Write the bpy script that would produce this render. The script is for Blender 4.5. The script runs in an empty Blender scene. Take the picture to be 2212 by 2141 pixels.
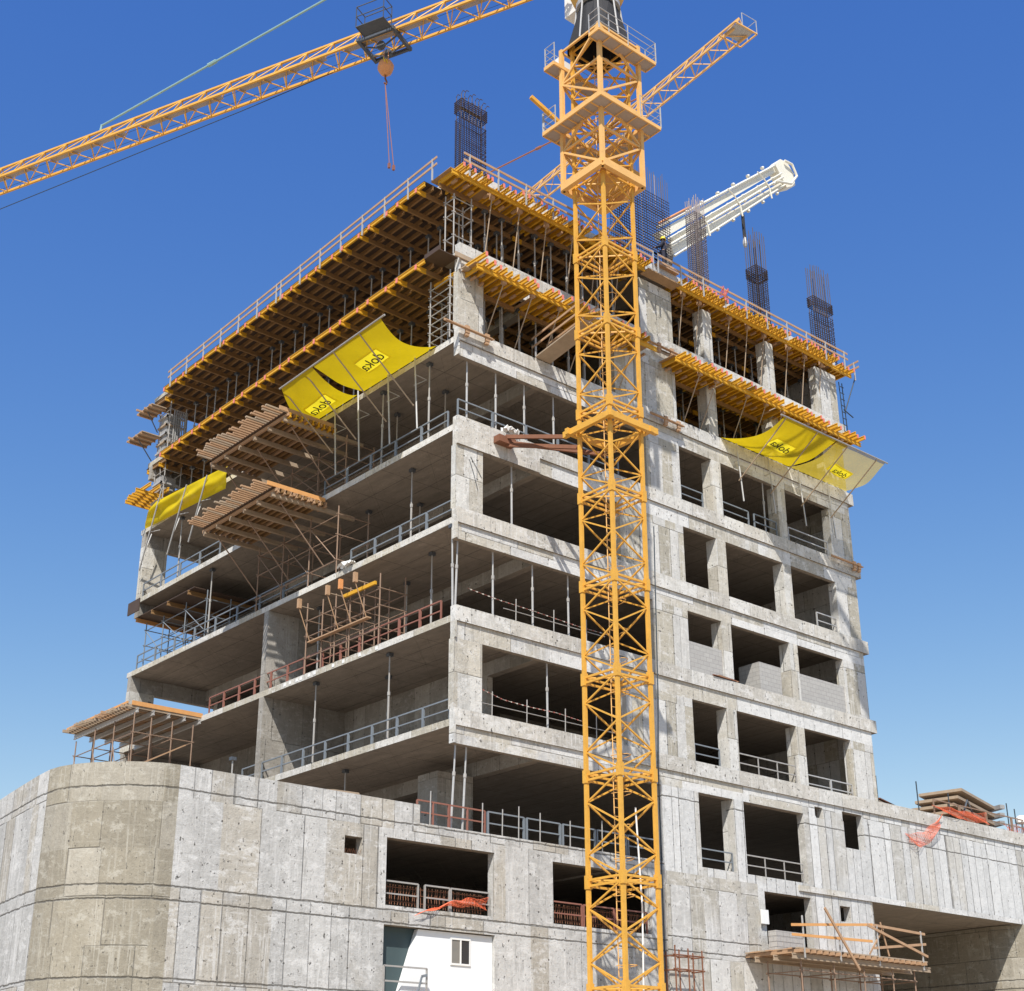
import bpy, bmesh, math, random
from mathutils import Vector, Matrix
rnd = random.Random(11)
C = bpy.context.scene.collection
sc = bpy.context.scene
V = Vector

# ---------------------------------------------------------------- camera
def make_camera():
    yaw, pitch, roll = 0.7116048, 0.3862463, -0.0038520
    fw = V((math.sin(yaw)*math.cos(pitch), math.cos(yaw)*math.cos(pitch), math.sin(pitch)))
    r = fw.cross(V((0, 0, 1))).normalized(); u = r.cross(fw)
    r2 = math.cos(roll)*r + math.sin(roll)*u; u2 = -math.sin(roll)*r + math.cos(roll)*u
    cam = bpy.data.cameras.new('camera'); o = bpy.data.objects.new('camera', cam); C.objects.link(o)
    m = Matrix((r2, u2, -fw)).transposed().to_4x4(); m.translation = V((-29.8288, -37.4765, 1.4210))
    o.matrix_world = m
    cam.sensor_width = 36; cam.lens = 36*3084.57/2212
    cam.shift_x = (1106-1098.60)/2212; cam.shift_y = (1174.97-1070.5)/2212
    cam.clip_start = 0.5; cam.clip_end = 5000
    sc.camera = o
make_camera()

# ---------------------------------------------------------------- sky, sun, exposure
SUN = V((-0.60, -0.55, 1.0)).normalized()
w = bpy.data.worlds.new('World'); sc.world = w; w.use_nodes = True
bg = w.node_tree.nodes['Background']
sky = w.node_tree.nodes.new('ShaderNodeTexSky'); sky.sky_type = 'NISHITA'; sky.sun_disc = False
sky.sun_elevation = math.asin(SUN.z); sky.sun_rotation = math.atan2(SUN.x, SUN.y)
sky.altitude = 1400; sky.air_density = 1.25; sky.dust_density = 0.25; sky.ozone_density = 4.5
bg.inputs[1].default_value = 0.115
_nt = w.node_tree; _sp = _nt.nodes.new('ShaderNodeSeparateColor'); _cb = _nt.nodes.new('ShaderNodeCombineColor'); _nt.links.new(sky.outputs[0], _sp.inputs[0])
for _i, (_g, _e, _mx) in enumerate(((0.649, 1.65, 4.0), (0.796, 1.175, 5.0), (2.09, 0.513, 6.0))):   # colour grade of the clear sky
    _a = _nt.nodes.new('ShaderNodeMath'); _a.operation = 'POWER'; _nt.links.new(_sp.outputs[_i], _a.inputs[0]); _a.inputs[1].default_value = _e
    _b = _nt.nodes.new('ShaderNodeMath'); _b.operation = 'MULTIPLY'; _nt.links.new(_a.outputs[0], _b.inputs[0]); _b.inputs[1].default_value = _g
    _c = _nt.nodes.new('ShaderNodeMath'); _c.operation = 'MINIMUM'; _nt.links.new(_b.outputs[0], _c.inputs[0]); _c.inputs[1].default_value = _mx; _nt.links.new(_c.outputs[0], _cb.inputs[_i])
_nt.links.new(_cb.outputs[0], bg.inputs[0])
sl = bpy.data.lights.new('sun', 'SUN'); sl.energy = 4.6; sl.angle = math.radians(0.53); sl.color = (1.0, 0.955, 0.88)
so = bpy.data.objects.new('sun', sl); C.objects.link(so); so.rotation_euler = SUN.to_track_quat('Z', 'Y').to_euler()
so.location = (-40, -40, 90)
sc.view_settings.view_transform = 'Standard'; sc.view_settings.look = 'None'
sc.view_settings.gamma = 1; sc.view_settings.exposure = 0.45
sc.render.engine = 'CYCLES'
sc.cycles.max_bounces = 6; sc.cycles.diffuse_bounces = 4

# ---------------------------------------------------------------- materials
class N:
    def __init__(s, name):
        s.m = bpy.data.materials.new(name); s.m.use_nodes = True
        s.t = s.m.node_tree; s.b = s.t.nodes['Principled BSDF']; s.out = s.t.nodes['Material Output']
    def new(s, typ): return s.t.nodes.new(typ)
    def put(s, sock, v):
        if isinstance(v, bpy.types.NodeSocket): s.t.links.new(v, sock)
        elif isinstance(v, (tuple, list)):
            sock.default_value = tuple(v) if len(v) == len(sock.default_value) else tuple(v)+(1,)
        else: sock.default_value = v
    def math(s, op, a, b=0.0, clamp=False):
        n = s.new('ShaderNodeMath'); n.operation = op; n.use_clamp = clamp
        s.put(n.inputs[0], a); s.put(n.inputs[1], b); return n.outputs[0]
    def mix(s, f, a, b, mode='MIX'):
        n = s.new('ShaderNodeMixRGB'); n.blend_type = mode
        s.put(n.inputs[0], f); s.put(n.inputs[1], a); s.put(n.inputs[2], b); return n.outputs[0]
    def rng(s, v, a, b, c=0.0, d=1.0):
        n = s.new('ShaderNodeMapRange'); n.clamp = True
        for i, q in enumerate((v, a, b, c, d)): s.put(n.inputs[i], q)
        return n.outputs[0]
    def vec(s, x, y, z):
        n = s.new('ShaderNodeCombineXYZ')
        for i, q in enumerate((x, y, z)): s.put(n.inputs[i], q)
        return n.outputs[0]
    def noise(s, v, scale, detail=4, rough=0.6):
        n = s.new('ShaderNodeTexNoise'); s.put(n.inputs['Vector'], v)
        n.inputs['Scale'].default_value = scale; n.inputs['Detail'].default_value = detail
        n.inputs['Roughness'].default_value = rough; return n.outputs[0]
    def pos(s):
        g = s.new('ShaderNodeNewGeometry'); sp = s.new('ShaderNodeSeparateXYZ')
        s.t.links.new(g.outputs['Position'], sp.inputs[0])
        sn = s.new('ShaderNodeSeparateXYZ'); s.t.links.new(g.outputs['True Normal'], sn.inputs[0])
        return g.outputs['Position'], sp.outputs[0], sp.outputs[1], sp.outputs[2], sn.outputs[2]
    def done(s, col, rough=0.9, metal=0.0, bump=None, bs=0.3, bd=0.02):
        s.put(s.b.inputs['Base Color'], col); s.put(s.b.inputs['Roughness'], rough)
        s.put(s.b.inputs['Metallic'], metal)
        if bump is not None:
            n = s.new('ShaderNodeBump'); n.inputs['Strength'].default_value = bs; n.inputs['Distance'].default_value = bd
            s.put(n.inputs['Height'], bump); s.t.links.new(n.outputs[0], s.b.inputs['Normal'])
        return s.m

def concrete(name, base, alt, pw=0.61, ph=2.7, altlim=0.62, white=0.5, seam=0.5, soffit=(0.30, 0.255, 0.21), zl=(), seed=0.0, wcol=(0.68, 0.67, 0.65), rough=1.0, vgate=0.25, hgate=0.4):
    n = N(name); P, x, y, z, nz = n.pos()
    A = lambda a, b: n.math('ADD', a, b)
    Mu = lambda a, b: n.math('MULTIPLY', a, b)
    def cellv(*q):
        wn = n.new('ShaderNodeTexWhiteNoise'); wn.noise_dimensions = '3D'; n.put(wn.inputs['Vector'], n.vec(*q)); return wn.outputs['Value']
    u = n.math('SUBTRACT', x, y)
    big = n.noise(P, 0.45, 5); mid = n.noise(P, 2.6, 6, 0.7); fine = n.noise(P, 11, 5, 0.75)
    wob = Mu(n.math('SUBTRACT', mid, 0.5), 0.06)
    pz = n.math('DIVIDE', A(z, 0.6+seed*0.7), ph); zi = n.math('FLOOR', pz)
    # irregular board widths that change from lift to lift
    jit = n.noise(n.vec(Mu(u, 0.8/pw), Mu(zi, 7.3), seed), 1.0, 1, 0.5)
    pu = n.math('DIVIDE', A(A(u, 40+seed), A(Mu(cellv(zi, seed, 2.0), pw*3), Mu(jit, pw*1.5))), pw)
    ui = n.math('FLOOR', pu); cell = cellv(ui, zi, seed)
    f = n.rng(A(cell, Mu(n.math('SUBTRACT', big, 0.5), 0.9)), altlim-0.07, altlim+0.07)
    col = n.mix(f, base, alt)
    v = A(Mu(n.math('SUBTRACT', cellv(ui, zi, seed+5.5), 0.5), 0.22), A(Mu(n.math('SUBTRACT', mid, 0.5), 0.55*rough), Mu(n.math('SUBTRACT', fine, 0.5), 0.5*rough)))
    v = A(1.0, v); col = n.mix(1.0, col, n.vec(v, v, v), 'MULTIPLY')
    # pale laitance: blotches, drips, lift lines
    bl = n.rng(n.noise(n.vec(u, Mu(z, 1.6), seed), 1.5, 10, 0.78), 0.53, 0.59, 0, white)
    dr = n.rng(n.noise(n.vec(Mu(u, 8.5), Mu(z, 0.4), seed+3), 1.0, 5, 0.7), 0.54, 0.62, 0, white)
    dr = Mu(dr, n.rng(big, 0.40, 0.55))
    li = n.rng(n.noise(n.vec(Mu(u, 0.6), Mu(z, 9), seed+7), 1.0, 6, 0.7), 0.57, 0.66, 0, white*0.7)
    col = n.mix(n.math('MAXIMUM', n.math('MAXIMUM', bl, dr), li), col, wcol)
    # dark runs, grime and honeycombing
    dk = n.rng(n.noise(n.vec(Mu(u, 3.4), Mu(z, 0.45), seed+11), 1.2, 8, 0.75), 0.54, 0.70, 0, 0.55*rough)
    col = n.mix(dk, col, n.mix(0.6, col, (0.11, 0.10, 0.085)))
    sp = n.rng(n.noise(n.vec(Mu(u, 1.0), Mu(z, 0.6), seed+17), 8.0, 4, 0.7), 0.61, 0.66, 0, 0.8*rough)
    sp = Mu(sp, n.rng(mid, 0.42, 0.54))
    def line(p, size, w, gate):
        fr = n.math('FRACT', p); d = Mu(n.math('MINIMUM', fr, n.math('SUBTRACT', 1.0, fr)), size)
        return Mu(n.rng(A(d, Mu(wob, 0.3)), w*0.35, w, 1, 0), gate)
    ur = n.math('FLOOR', A(pu, 0.5)); zr = n.math('FLOOR', A(pz, 0.5))
    sm = Mu(line(pu, pw, 0.024, n.math('GREATER_THAN', cellv(ur, zi, seed+1.3), vgate)), n.rng(mid, 0.32, 0.56, 0.15, seam))
    sh = Mu(line(pz, ph, 0.028, n.math('GREATER_THAN', cellv(zr, ui, seed+2.9), hgate)), n.rng(mid, 0.3, 0.55, 0.1, seam))
    ln = n.math('MAXIMUM', sm, sh)
    for k in zl:
        d = n.math('ABSOLUTE', n.math('SUBTRACT', A(z, Mu(wob, 2.2)), k))
        ln = n.math('MAXIMUM', ln, Mu(n.rng(d, 0.008, 0.04, 0.85, 0), n.rng(mid, 0.3, 0.5, 0.3, 1.0)))
    # tie holes on the joints
    hz = n.math('FRACT', n.math('DIVIDE', z, 0.78)); fr = n.math('FRACT', pu)
    hx = Mu(n.math('MINIMUM', fr, n.math('SUBTRACT', 1.0, fr)), pw); hy = Mu(n.math('SUBTRACT', hz, 0.5), 0.78)
    hd = A(n.math('POWER', hx, 2), n.math('POWER', n.math('ABSOLUTE', hy), 2))
    hole = Mu(n.rng(hd, 0.0005, 0.0016, 0.9, 0), n.math('GREATER_THAN', cellv(ur, n.math('FLOOR', n.math('DIVIDE', z, 0.78)), seed), 0.45))
    dark = n.math('MAXIMUM', n.math('MAXIMUM', ln, hole), sp)
    col = n.mix(dark, col, (0.075, 0.07, 0.062))
    # undersides and tops: brown bounce light put into the colour, plus plywood sheet marks
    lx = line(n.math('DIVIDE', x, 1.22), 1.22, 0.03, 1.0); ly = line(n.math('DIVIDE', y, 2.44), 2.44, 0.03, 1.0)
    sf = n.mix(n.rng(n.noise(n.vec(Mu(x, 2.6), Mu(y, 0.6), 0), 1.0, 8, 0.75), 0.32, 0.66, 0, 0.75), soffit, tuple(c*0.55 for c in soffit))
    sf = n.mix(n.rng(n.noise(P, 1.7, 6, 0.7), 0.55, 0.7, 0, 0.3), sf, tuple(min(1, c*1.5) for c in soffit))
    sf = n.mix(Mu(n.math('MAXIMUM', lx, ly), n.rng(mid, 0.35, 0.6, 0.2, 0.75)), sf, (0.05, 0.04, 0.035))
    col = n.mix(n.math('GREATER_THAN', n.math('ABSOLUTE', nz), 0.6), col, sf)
    return n.done(col, 0.92, 0, A(A(fine, Mu(mid, 1.5)), Mu(dark, -2.0)), 0.6, 0.03)

def plain(name, col, rough=0.6, metal=0.0, var=0.25, dirt=(0.12, 0.10, 0.08), dirt_amt=0.35, scale=3.0, grain=None):
    n = N(name); P, x, y, z, nz = n.pos()
    a = n.noise(P, scale, 5, 0.65); b = n.noise(P, scale*6, 3, 0.6)
    c = n.mix(n.rng(a, 0.3, 0.7, 0, var), col, tuple(q*0.55 for q in col))
    c = n.mix(n.rng(b, 0.55, 0.75, 0, dirt_amt), c, dirt)
    return n.done(c, rough, metal, b, 0.15, 0.01)

ZL = (10.52, 7.72, 7.33, 5.2)
M = {}
M['band'] = concrete('concrete_band', (0.56, 0.555, 0.54), (0.45, 0.42, 0.36), 2.4, 7.6, 0.62, 0.6, 0.55, seed=1.0, rough=1.15)
M['bandup'] = concrete('concrete_band_upper', (0.47, 0.445, 0.40), (0.55, 0.535, 0.50), 1.9, 7.6, 0.66, 0.65, 0.3, seed=1.6, rough=1.45)
M['wall'] = concrete('concrete_wall', (0.53, 0.52, 0.495), (0.40, 0.37, 0.305), 0.62, 3.8, 0.56, 0.55, 0.6, seed=2.0)
M['podium'] = concrete('concrete_podium', (0.455, 0.445, 0.425), (0.395, 0.365, 0.315), 0.75, 2.6, 0.74, 0.55, 0.7, zl=ZL, seed=3.0, rough=1.2)
M['lower'] = concrete('concrete_lower_wall', (0.42, 0.395, 0.345), (0.53, 0.52, 0.50), 0.9, 2.6, 0.62, 0.55, 0.5, zl=(7.9, 7.4), seed=3.7)
M['curve'] = concrete('concrete_curved_corner', (0.275, 0.245, 0.19), (0.335, 0.305, 0.25), 1.9, 1.35, 0.7, 0.45, 0.6, zl=ZL, seed=4.0, wcol=(0.5, 0.475, 0.41), rough=0.9, hgate=0.4)
M['wing'] = concrete('concrete_wing', (0.56, 0.56, 0.55), (0.47, 0.455, 0.42), 0.6, 9.0, 0.72, 0.5, 0.9, zl=(13.15,), seed=5.0, rough=0.9, vgate=0.05)
M['column'] = concrete('concrete_column', (0.46, 0.43, 0.37), (0.54, 0.53, 0.50), 0.62, 1.9, 0.5, 0.45, 0.5, seed=6.0, rough=1.2)
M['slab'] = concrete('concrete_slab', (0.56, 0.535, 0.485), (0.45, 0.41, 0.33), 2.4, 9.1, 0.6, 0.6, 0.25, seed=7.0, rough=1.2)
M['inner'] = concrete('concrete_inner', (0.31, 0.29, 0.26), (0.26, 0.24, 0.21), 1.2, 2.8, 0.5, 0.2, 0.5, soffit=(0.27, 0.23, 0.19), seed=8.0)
M['plainwall'] = M['wall']
def block_mat():
    n = N('concrete_blockwork'); P, x, y, z, nz = n.pos()
    br = n.new('ShaderNodeTexBrick'); n.put(br.inputs['Vector'], n.vec(n.math('SUBTRACT', x, y), z, 0))
    br.inputs['Scale'].default_value = 1.0; br.inputs['Brick Width'].default_value = 0.38; br.inputs['Row Height'].default_value = 0.19
    br.inputs['Mortar Size'].default_value = 0.012; br.inputs['Color1'].default_value = (0.43, 0.42, 0.40, 1)
    br.inputs['Color2'].default_value = (0.39, 0.38, 0.365, 1); br.inputs['Mortar'].default_value = (0.30, 0.29, 0.28, 1)
    f = n.noise(P, 9, 5, 0.7)
    return n.done(n.mix(n.rng(f, 0.3, 0.7, 0, 0.3), br.outputs[0], (0.22, 0.21, 0.2)), 0.95, 0, f, 0.3, 0.01)
M['block'] = block_mat()
M['crane'] = plain('crane_yellow_paint', (0.72, 0.38, 0.055), 0.5, 0, 0.4, (0.30, 0.13, 0.03), 0.45, 2.5)
M['crane_old'] = plain('faded_crane_paint', (0.78, 0.45, 0.15), 0.55, 0, 0.25, (0.33, 0.17, 0.06), 0.4, 2.5)
M['beam'] = plain('yellow_timber_beam', (0.68, 0.36, 0.02), 0.6, 0, 0.4, (0.24, 0.12, 0.02), 0.5, 4)
M['beam_dim'] = plain('shaded_timber_beam', (0.27, 0.15, 0.058), 0.75, 0, 0.4, (0.2, 0.12, 0.05), 0.45, 4)  # yellow beam again, with the shade under the decks put into its colour
M['tip'] = plain('pink_beam_end', (0.75, 0.22, 0.17), 0.6, 0, 0.3, (0.5, 0.4, 0.35), 0.3)
M['ply'] = plain('dark_plywood', (0.075, 0.045, 0.030), 0.7, 0, 0.5, (0.05, 0.03, 0.02), 0.4, 1.2)
M['wood'] = plain('sawn_timber', (0.46, 0.285, 0.165), 0.8, 0, 0.5, (0.30, 0.19, 0.11), 0.45, 3)
M['wood_grey'] = plain('weathered_timber', (0.40, 0.305, 0.215), 0.85, 0, 0.45, (0.22, 0.17, 0.12), 0.4, 3)
M['orangewood'] = plain('fresh_orange_timber', (0.68, 0.34, 0.12), 0.75, 0, 0.35, (0.4, 0.2, 0.08), 0.35, 3)
M['steel'] = plain('galvanised_steel', (0.50, 0.49, 0.475), 0.5, 0.25, 0.35, (0.25, 0.22, 0.19), 0.4, 4)
M['grating'] = plain('pale_grating', (0.42, 0.36, 0.33), 0.6, 0.1, 0.3, (0.3, 0.22, 0.16), 0.35, 6)
M['propsteel'] = plain('prop_steel', (0.42, 0.40, 0.375), 0.55, 0.2, 0.4, (0.20, 0.15, 0.11), 0.45, 4)
M['scaf'] = plain('brown_scaffold_tube', (0.30, 0.20, 0.14), 0.7, 0.1, 0.4, (0.18, 0.10, 0.06), 0.5, 4)
M['railblue'] = plain('blue_grey_rail_paint', (0.20, 0.225, 0.25), 0.55, 0.05, 0.35, (0.20, 0.18, 0.16), 0.4, 5)
M['railred'] = plain('red_brown_rail_paint', (0.28, 0.115, 0.08), 0.6, 0, 0.35, (0.22, 0.10, 0.07), 0.4, 5)
M['rust'] = plain('rusty_steel', (0.23, 0.095, 0.05), 0.8, 0.1, 0.5, (0.10, 0.05, 0.03), 0.5, 4)
M['rebar'] = plain('dark_rebar', (0.10, 0.075, 0.07), 0.75, 0.2, 0.4, (0.2, 0.10, 0.06), 0.5, 3)
M['rebar_light'] = plain('pale_rebar', (0.24, 0.20, 0.20), 0.6, 0.3, 0.4, (0.2, 0.12, 0.08), 0.4, 3)
M['black'] = plain('black_fabric', (0.022, 0.022, 0.026), 0.85, 0, 0.3, (0.10, 0.10, 0.10), 0.3, 3)
M['darkmetal'] = plain('dark_grey_metal', (0.10, 0.11, 0.125), 0.5, 0.3, 0.3, (0.05, 0.05, 0.05), 0.3, 4)
M['cable'] = plain('dark_cable', (0.03, 0.045, 0.06), 0.6, 0.1, 0.2, (0.02, 0.02, 0.02), 0.2)
M['tie'] = plain('pale_green_tie_bar', (0.30, 0.47, 0.45), 0.5, 0.1, 0.25, (0.3, 0.3, 0.25), 0.3, 2)
M['redtie'] = plain('faded_red_tie_bar', (0.42, 0.17, 0.10), 0.6, 0.1, 0.3, (0.3, 0.15, 0.1), 0.3, 2)
M['white'] = plain('cream_white_paint', (0.78, 0.745, 0.64), 0.45, 0, 0.12, (0.45, 0.40, 0.32), 0.25, 2)
M['cabin'] = plain('white_cabin_panel', (0.80, 0.81, 0.81), 0.5, 0, 0.08, (0.6, 0.6, 0.58), 0.2, 1.5)
M['hookorange'] = plain('orange_hook_paint', (0.72, 0.31, 0.11), 0.55, 0, 0.3, (0.4, 0.2, 0.1), 0.4, 5)
M['panel'] = plain('grey_shutter_panel', (0.33, 0.325, 0.32), 0.7, 0, 0.5, (0.5, 0.48, 0.45), 0.5, 2)
M['teal'] = plain('teal_painted_shade', (0.055, 0.085, 0.09), 0.8, 0, 0.2, (0.08, 0.1, 0.1), 0.2, 1)
M['skin'] = plain('skin', (0.42, 0.24, 0.16), 0.6, 0, 0.1, (0.3, 0.15, 0.1), 0.1)
M['navy'] = plain('navy_workwear', (0.018, 0.022, 0.045), 0.85, 0, 0.3, (0.03, 0.03, 0.04), 0.3, 6)
M['hat'] = plain('yellow_hard_hat', (0.80, 0.62, 0.03), 0.35, 0, 0.05, (0.6, 0.5, 0.1), 0.1)
M['frame_white'] = plain('white_window_frame', (0.78, 0.77, 0.74), 0.4, 0, 0.05, (0.6, 0.6, 0.58), 0.1)
M['glass'] = plain('dusty_window_glass', (0.22, 0.205, 0.18), 0.15, 0, 0.3, (0.15, 0.14, 0.13), 0.3, 1)
M['glass_dark'] = plain('dark_window_glass', (0.035, 0.036, 0.04), 0.08, 0, 0.3, (0.03, 0.03, 0.03), 0.3, 1)
M['orangenet'] = plain('orange_barrier_mesh', (0.85, 0.17, 0.07), 0.7, 0, 0.2, (0.7, 0.2, 0.1), 0.2, 4)
M['letters'] = plain('black_print', (0.03, 0.025, 0.01), 0.8, 0, 0.1, (0.05, 0.04, 0.02), 0.1)
M['formply'] = plain('shutter_ply_edge', (0.40, 0.255, 0.14), 0.75, 0, 0.4, (0.22, 0.14, 0.08), 0.4, 2)
def net_mat(name, col, trans, holes):
    n = N(name); P, x, y, z, nz = n.pos()
    a = n.noise(P, 1.1, 6, 0.65); b = n.noise(P, 9, 4, 0.6)
    c = n.mix(n.rng(a, 0.35, 0.7, 0, 0.4), col, tuple(q*0.72 for q in col))
    c = n.mix(n.rng(b, 0.6, 0.72, 0, 0.25), c, (0.30, 0.24, 0.05))
    n.put(n.b.inputs['Base Color'], c); n.b.inputs['Roughness'].default_value = 0.8
    tr = n.new('ShaderNodeBsdfTranslucent'); n.put(tr.inputs[0], c)
    mx = n.new('ShaderNodeMixShader'); mx.inputs[0].default_value = trans
    n.t.links.new(n.b.outputs[0], mx.inputs[1]); n.t.links.new(tr.outputs[0], mx.inputs[2])
    tp = n.new('ShaderNodeBsdfTransparent'); m2 = n.new('ShaderNodeMixShader'); m2.inputs[0].default_value = holes
    n.t.links.new(mx.outputs[0], m2.inputs[1]); n.t.links.new(tp.outputs[0], m2.inputs[2])
    n.t.links.new(m2.outputs[0], n.out.inputs[0]); return n.m
M['net'] = net_mat('yellow_debris_net', (0.68, 0.51, 0.008), 0.45, 0.03)
M['net_bright'] = net_mat('bright_yellow_net', (0.95, 0.72, 0.002), 0.5, 0.02)
M['net_dull'] = net_mat('dull_yellow_debris_net', (0.60, 0.46, 0.05), 0.55, 0.3)
M['patch'] = net_mat('bright_yellow_patch', (0.95, 0.80, 0.03), 0.55, 0.0)
def stripes():
    n = N('red_white_tape'); P, x, y, z, nz = n.pos()
    f = n.math('GREATER_THAN', n.math('FRACT', n.math('MULTIPLY', n.math('ADD', x, y), 3.5)), 0.5)
    return n.done(n.mix(f, (0.55, 0.5, 0.44), (0.34, 0.11, 0.09)), 0.6)
M['tape'] = stripes()
def ground_mat():
    n = N('sandy_ground'); P, x, y, z, nz = n.pos()
    a = n.noise(P, 0.08, 6, 0.6); b = n.noise(P, 1.4, 6, 0.7)
    c = n.mix(n.rng(a, 0.3, 0.7), (0.46, 0.37, 0.26), (0.38, 0.31, 0.225))
    return n.done(n.mix(n.rng(b, 0.4, 0.7, 0, 0.4), c, (0.30, 0.25, 0.19)), 0.95, 0, b, 0.5, 0.1)
M['ground'] = ground_mat()

# ---------------------------------------------------------------- mesh and object helpers
class MB:
    def __init__(s): s.v = []; s.f = []
    def add(s, vs, fs):
        k = len(s.v); s.v += [V(p) for p in vs]; s.f += [tuple(i+k for i in f) for f in fs]; return s
    def box(s, x0, x1, y0, y1, z0, z1):
        return s.add([(x0, y0, z0), (x1, y0, z0), (x1, y1, z0), (x0, y1, z0), (x0, y0, z1), (x1, y0, z1), (x1, y1, z1), (x0, y1, z1)],
                     [(0, 3, 2, 1), (4, 5, 6, 7), (0, 1, 5, 4), (1, 2, 6, 5), (2, 3, 7, 6), (3, 0, 4, 7)])
    def frame(s, p, q, up=(0, 0, 1)):
        d = (V(q)-V(p)).normalized(); up = V(up)
        if abs(d.dot(up)) > 0.98: up = V((0, 1, 0)) if abs(d.y) < 0.9 else V((1, 0, 0))
        a = d.cross(up).normalized(); b = a.cross(d).normalized(); return a, b
    def sweep(s, p, q, prof, up=(0, 0, 1)):
        p, q = V(p), V(q); a, b = s.frame(p, q, up); n = len(prof)
        vs = [p+a*x+b*y for x, y in prof]+[q+a*x+b*y for x, y in prof]
        fs = [(i, (i+1) % n, n+(i+1) % n, n+i) for i in range(n)]+[tuple(reversed(range(n))), tuple(range(n, 2*n))]
        return s.add(vs, fs)
    def bar(s, p, q, w, h=None, up=(0, 0, 1)):
        h = w if h is None else h
        return s.sweep(p, q, [(-w/2, -h/2), (w/2, -h/2), (w/2, h/2), (-w/2, h/2)], up)
    def tube(s, p, q, r, n=7):
        return s.sweep(p, q, [(r*math.cos(6.2832*i/n), r*math.sin(6.2832*i/n)) for i in range(n)])
    def path(s, pts, r, n=5):
        for a, b in zip(pts, pts[1:]): s.tube(a, b, r, n)
        return s
    def ibeam(s, p, q, w=0.08, h=0.2, up=(0, 0, 1)):
        f, t = 0.04, 0.016
        return s.sweep(p, q, [(-w/2, -h/2), (w/2, -h/2), (w/2, -h/2+f), (t, -h/2+f), (t, h/2-f), (w/2, h/2-f), (w/2, h/2), (-w/2, h/2), (-w/2, h/2-f), (-t, h/2-f), (-t, -h/2+f), (-w/2, -h/2+f)], up)
    def prism(s, pts, z0, z1):
        n = len(pts)
        return s.add([(x, y, z0) for x, y in pts]+[(x, y, z1) for x, y in pts],
                     [(i, (i+1) % n, n+(i+1) % n, n+i) for i in range(n)]+[tuple(reversed(range(n))), tuple(range(n, 2*n))])
    def cyl(s, c, r0, r1, z0, z1, n=20):
        vs = [(c[0]+r0*math.cos(6.2832*i/n), c[1]+r0*math.sin(6.2832*i/n), z0) for i in range(n)]+[(c[0]+r1*math.cos(6.2832*i/n), c[1]+r1*math.sin(6.2832*i/n), z1) for i in range(n)]
        return s.add(vs, [(i, (i+1) % n, n+(i+1) % n, n+i) for i in range(n)]+[tuple(reversed(range(n))), tuple(range(n, 2*n))])
    def lathe(s, c, prof, n=16):
        k = len(prof); vs = [(c[0]+r*math.cos(6.2832*i/n), c[1]+r*math.sin(6.2832*i/n), c[2]+z) for i in range(n) for r, z in prof]
        return s.add(vs, [(i*k+j, ((i+1) % n)*k+j, ((i+1) % n)*k+j+1, i*k+j+1) for i in range(n) for j in range(k-1)])
    def wall(s, x0, x1, z0, z1, holes, y0, y1):
        """upright wall in the x-z plane with rectangular openings, faces only where solid meets air"""
        xs = sorted({x0, x1, *[v for h in holes for v in (h[0], h[1]) if x0 < v < x1]}); zs = sorted({z0, z1, *[v for h in holes for v in (h[2], h[3]) if z0 < v < z1]})
        nx, nz = len(xs)-1, len(zs)-1
        def solid(i, j):
            if not (0 <= i < nx and 0 <= j < nz): return False
            cx, cz = (xs[i]+xs[i+1])/2, (zs[j]+zs[j+1])/2
            return not any(h[0] < cx < h[1] and h[2] < cz < h[3] for h in holes)
        for i in range(nx):
            for j in range(nz):
                if not solid(i, j): continue
                a, b, c, d = xs[i], xs[i+1], zs[j], zs[j+1]
                s.add([(a, y0, c), (b, y0, c), (b, y0, d), (a, y0, d)], [(0, 1, 2, 3)])
                s.add([(a, y1, c), (b, y1, c), (b, y1, d), (a, y1, d)], [(3, 2, 1, 0)])
                if not solid(i-1, j): s.add([(a, y0, c), (a, y0, d), (a, y1, d), (a, y1, c)], [(0, 1, 2, 3)])
                if not solid(i+1, j): s.add([(b, y0, c), (b, y0, d), (b, y1, d), (b, y1, c)], [(3, 2, 1, 0)])
                if not solid(i, j-1): s.add([(a, y0, c), (a, y1, c), (b, y1, c), (b, y0, c)], [(0, 1, 2, 3)])
                if not solid(i, j+1): s.add([(a, y0, d), (a, y1, d), (b, y1, d), (b, y0, d)], [(3, 2, 1, 0)])
        return s
    def build(s, name, m, parent=None, smooth=False):
        org = ORG.get(parent.name, V((0, 0, 0))) if parent else V((0, 0, 0))
        me = bpy.data.meshes.new(name); me.from_pydata([tuple(v-org) for v in s.v], [], s.f); me.update()
        bm = bmesh.new(); bm.from_mesh(me); bmesh.ops.recalc_face_normals(bm, faces=bm.faces); bm.to_mesh(me); bm.free()
        me.materials.append(M[m] if isinstance(m, str) else m)
        if smooth:
            for p in me.polygons: p.use_smooth = True
        o = bpy.data.objects.new(name, me); C.objects.link(o)
        if parent: o.parent = parent; ORG[o.name] = org
        return o
ORG = {}
KIDS = {}
def tag(o, label, cat, group=None, kind=None):
    if label: o['label'] = label
    if cat: o['category'] = cat
    if group: o['group'] = group
    if kind: o['kind'] = kind
    return o
def thing(name, label, cat, loc=(0, 0, 0), group=None):
    o = bpy.data.objects.new(name, None); C.objects.link(o); o.location = loc; o.empty_display_size = 0.3
    ORG[o.name] = V(loc); return tag(o, label, cat, group)
def dup(o, loc=None, label=None, rotz=None, parent=None):
    c = o.copy(); C.objects.link(c)
    if parent: c.parent = parent
    for ch in list(o.children): dup(ch, parent=c)
    if loc is not None: c.location = loc
    if rotz is not None: c.rotation_euler.z = rotz
    if label: c['label'] = label
    return c
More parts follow.
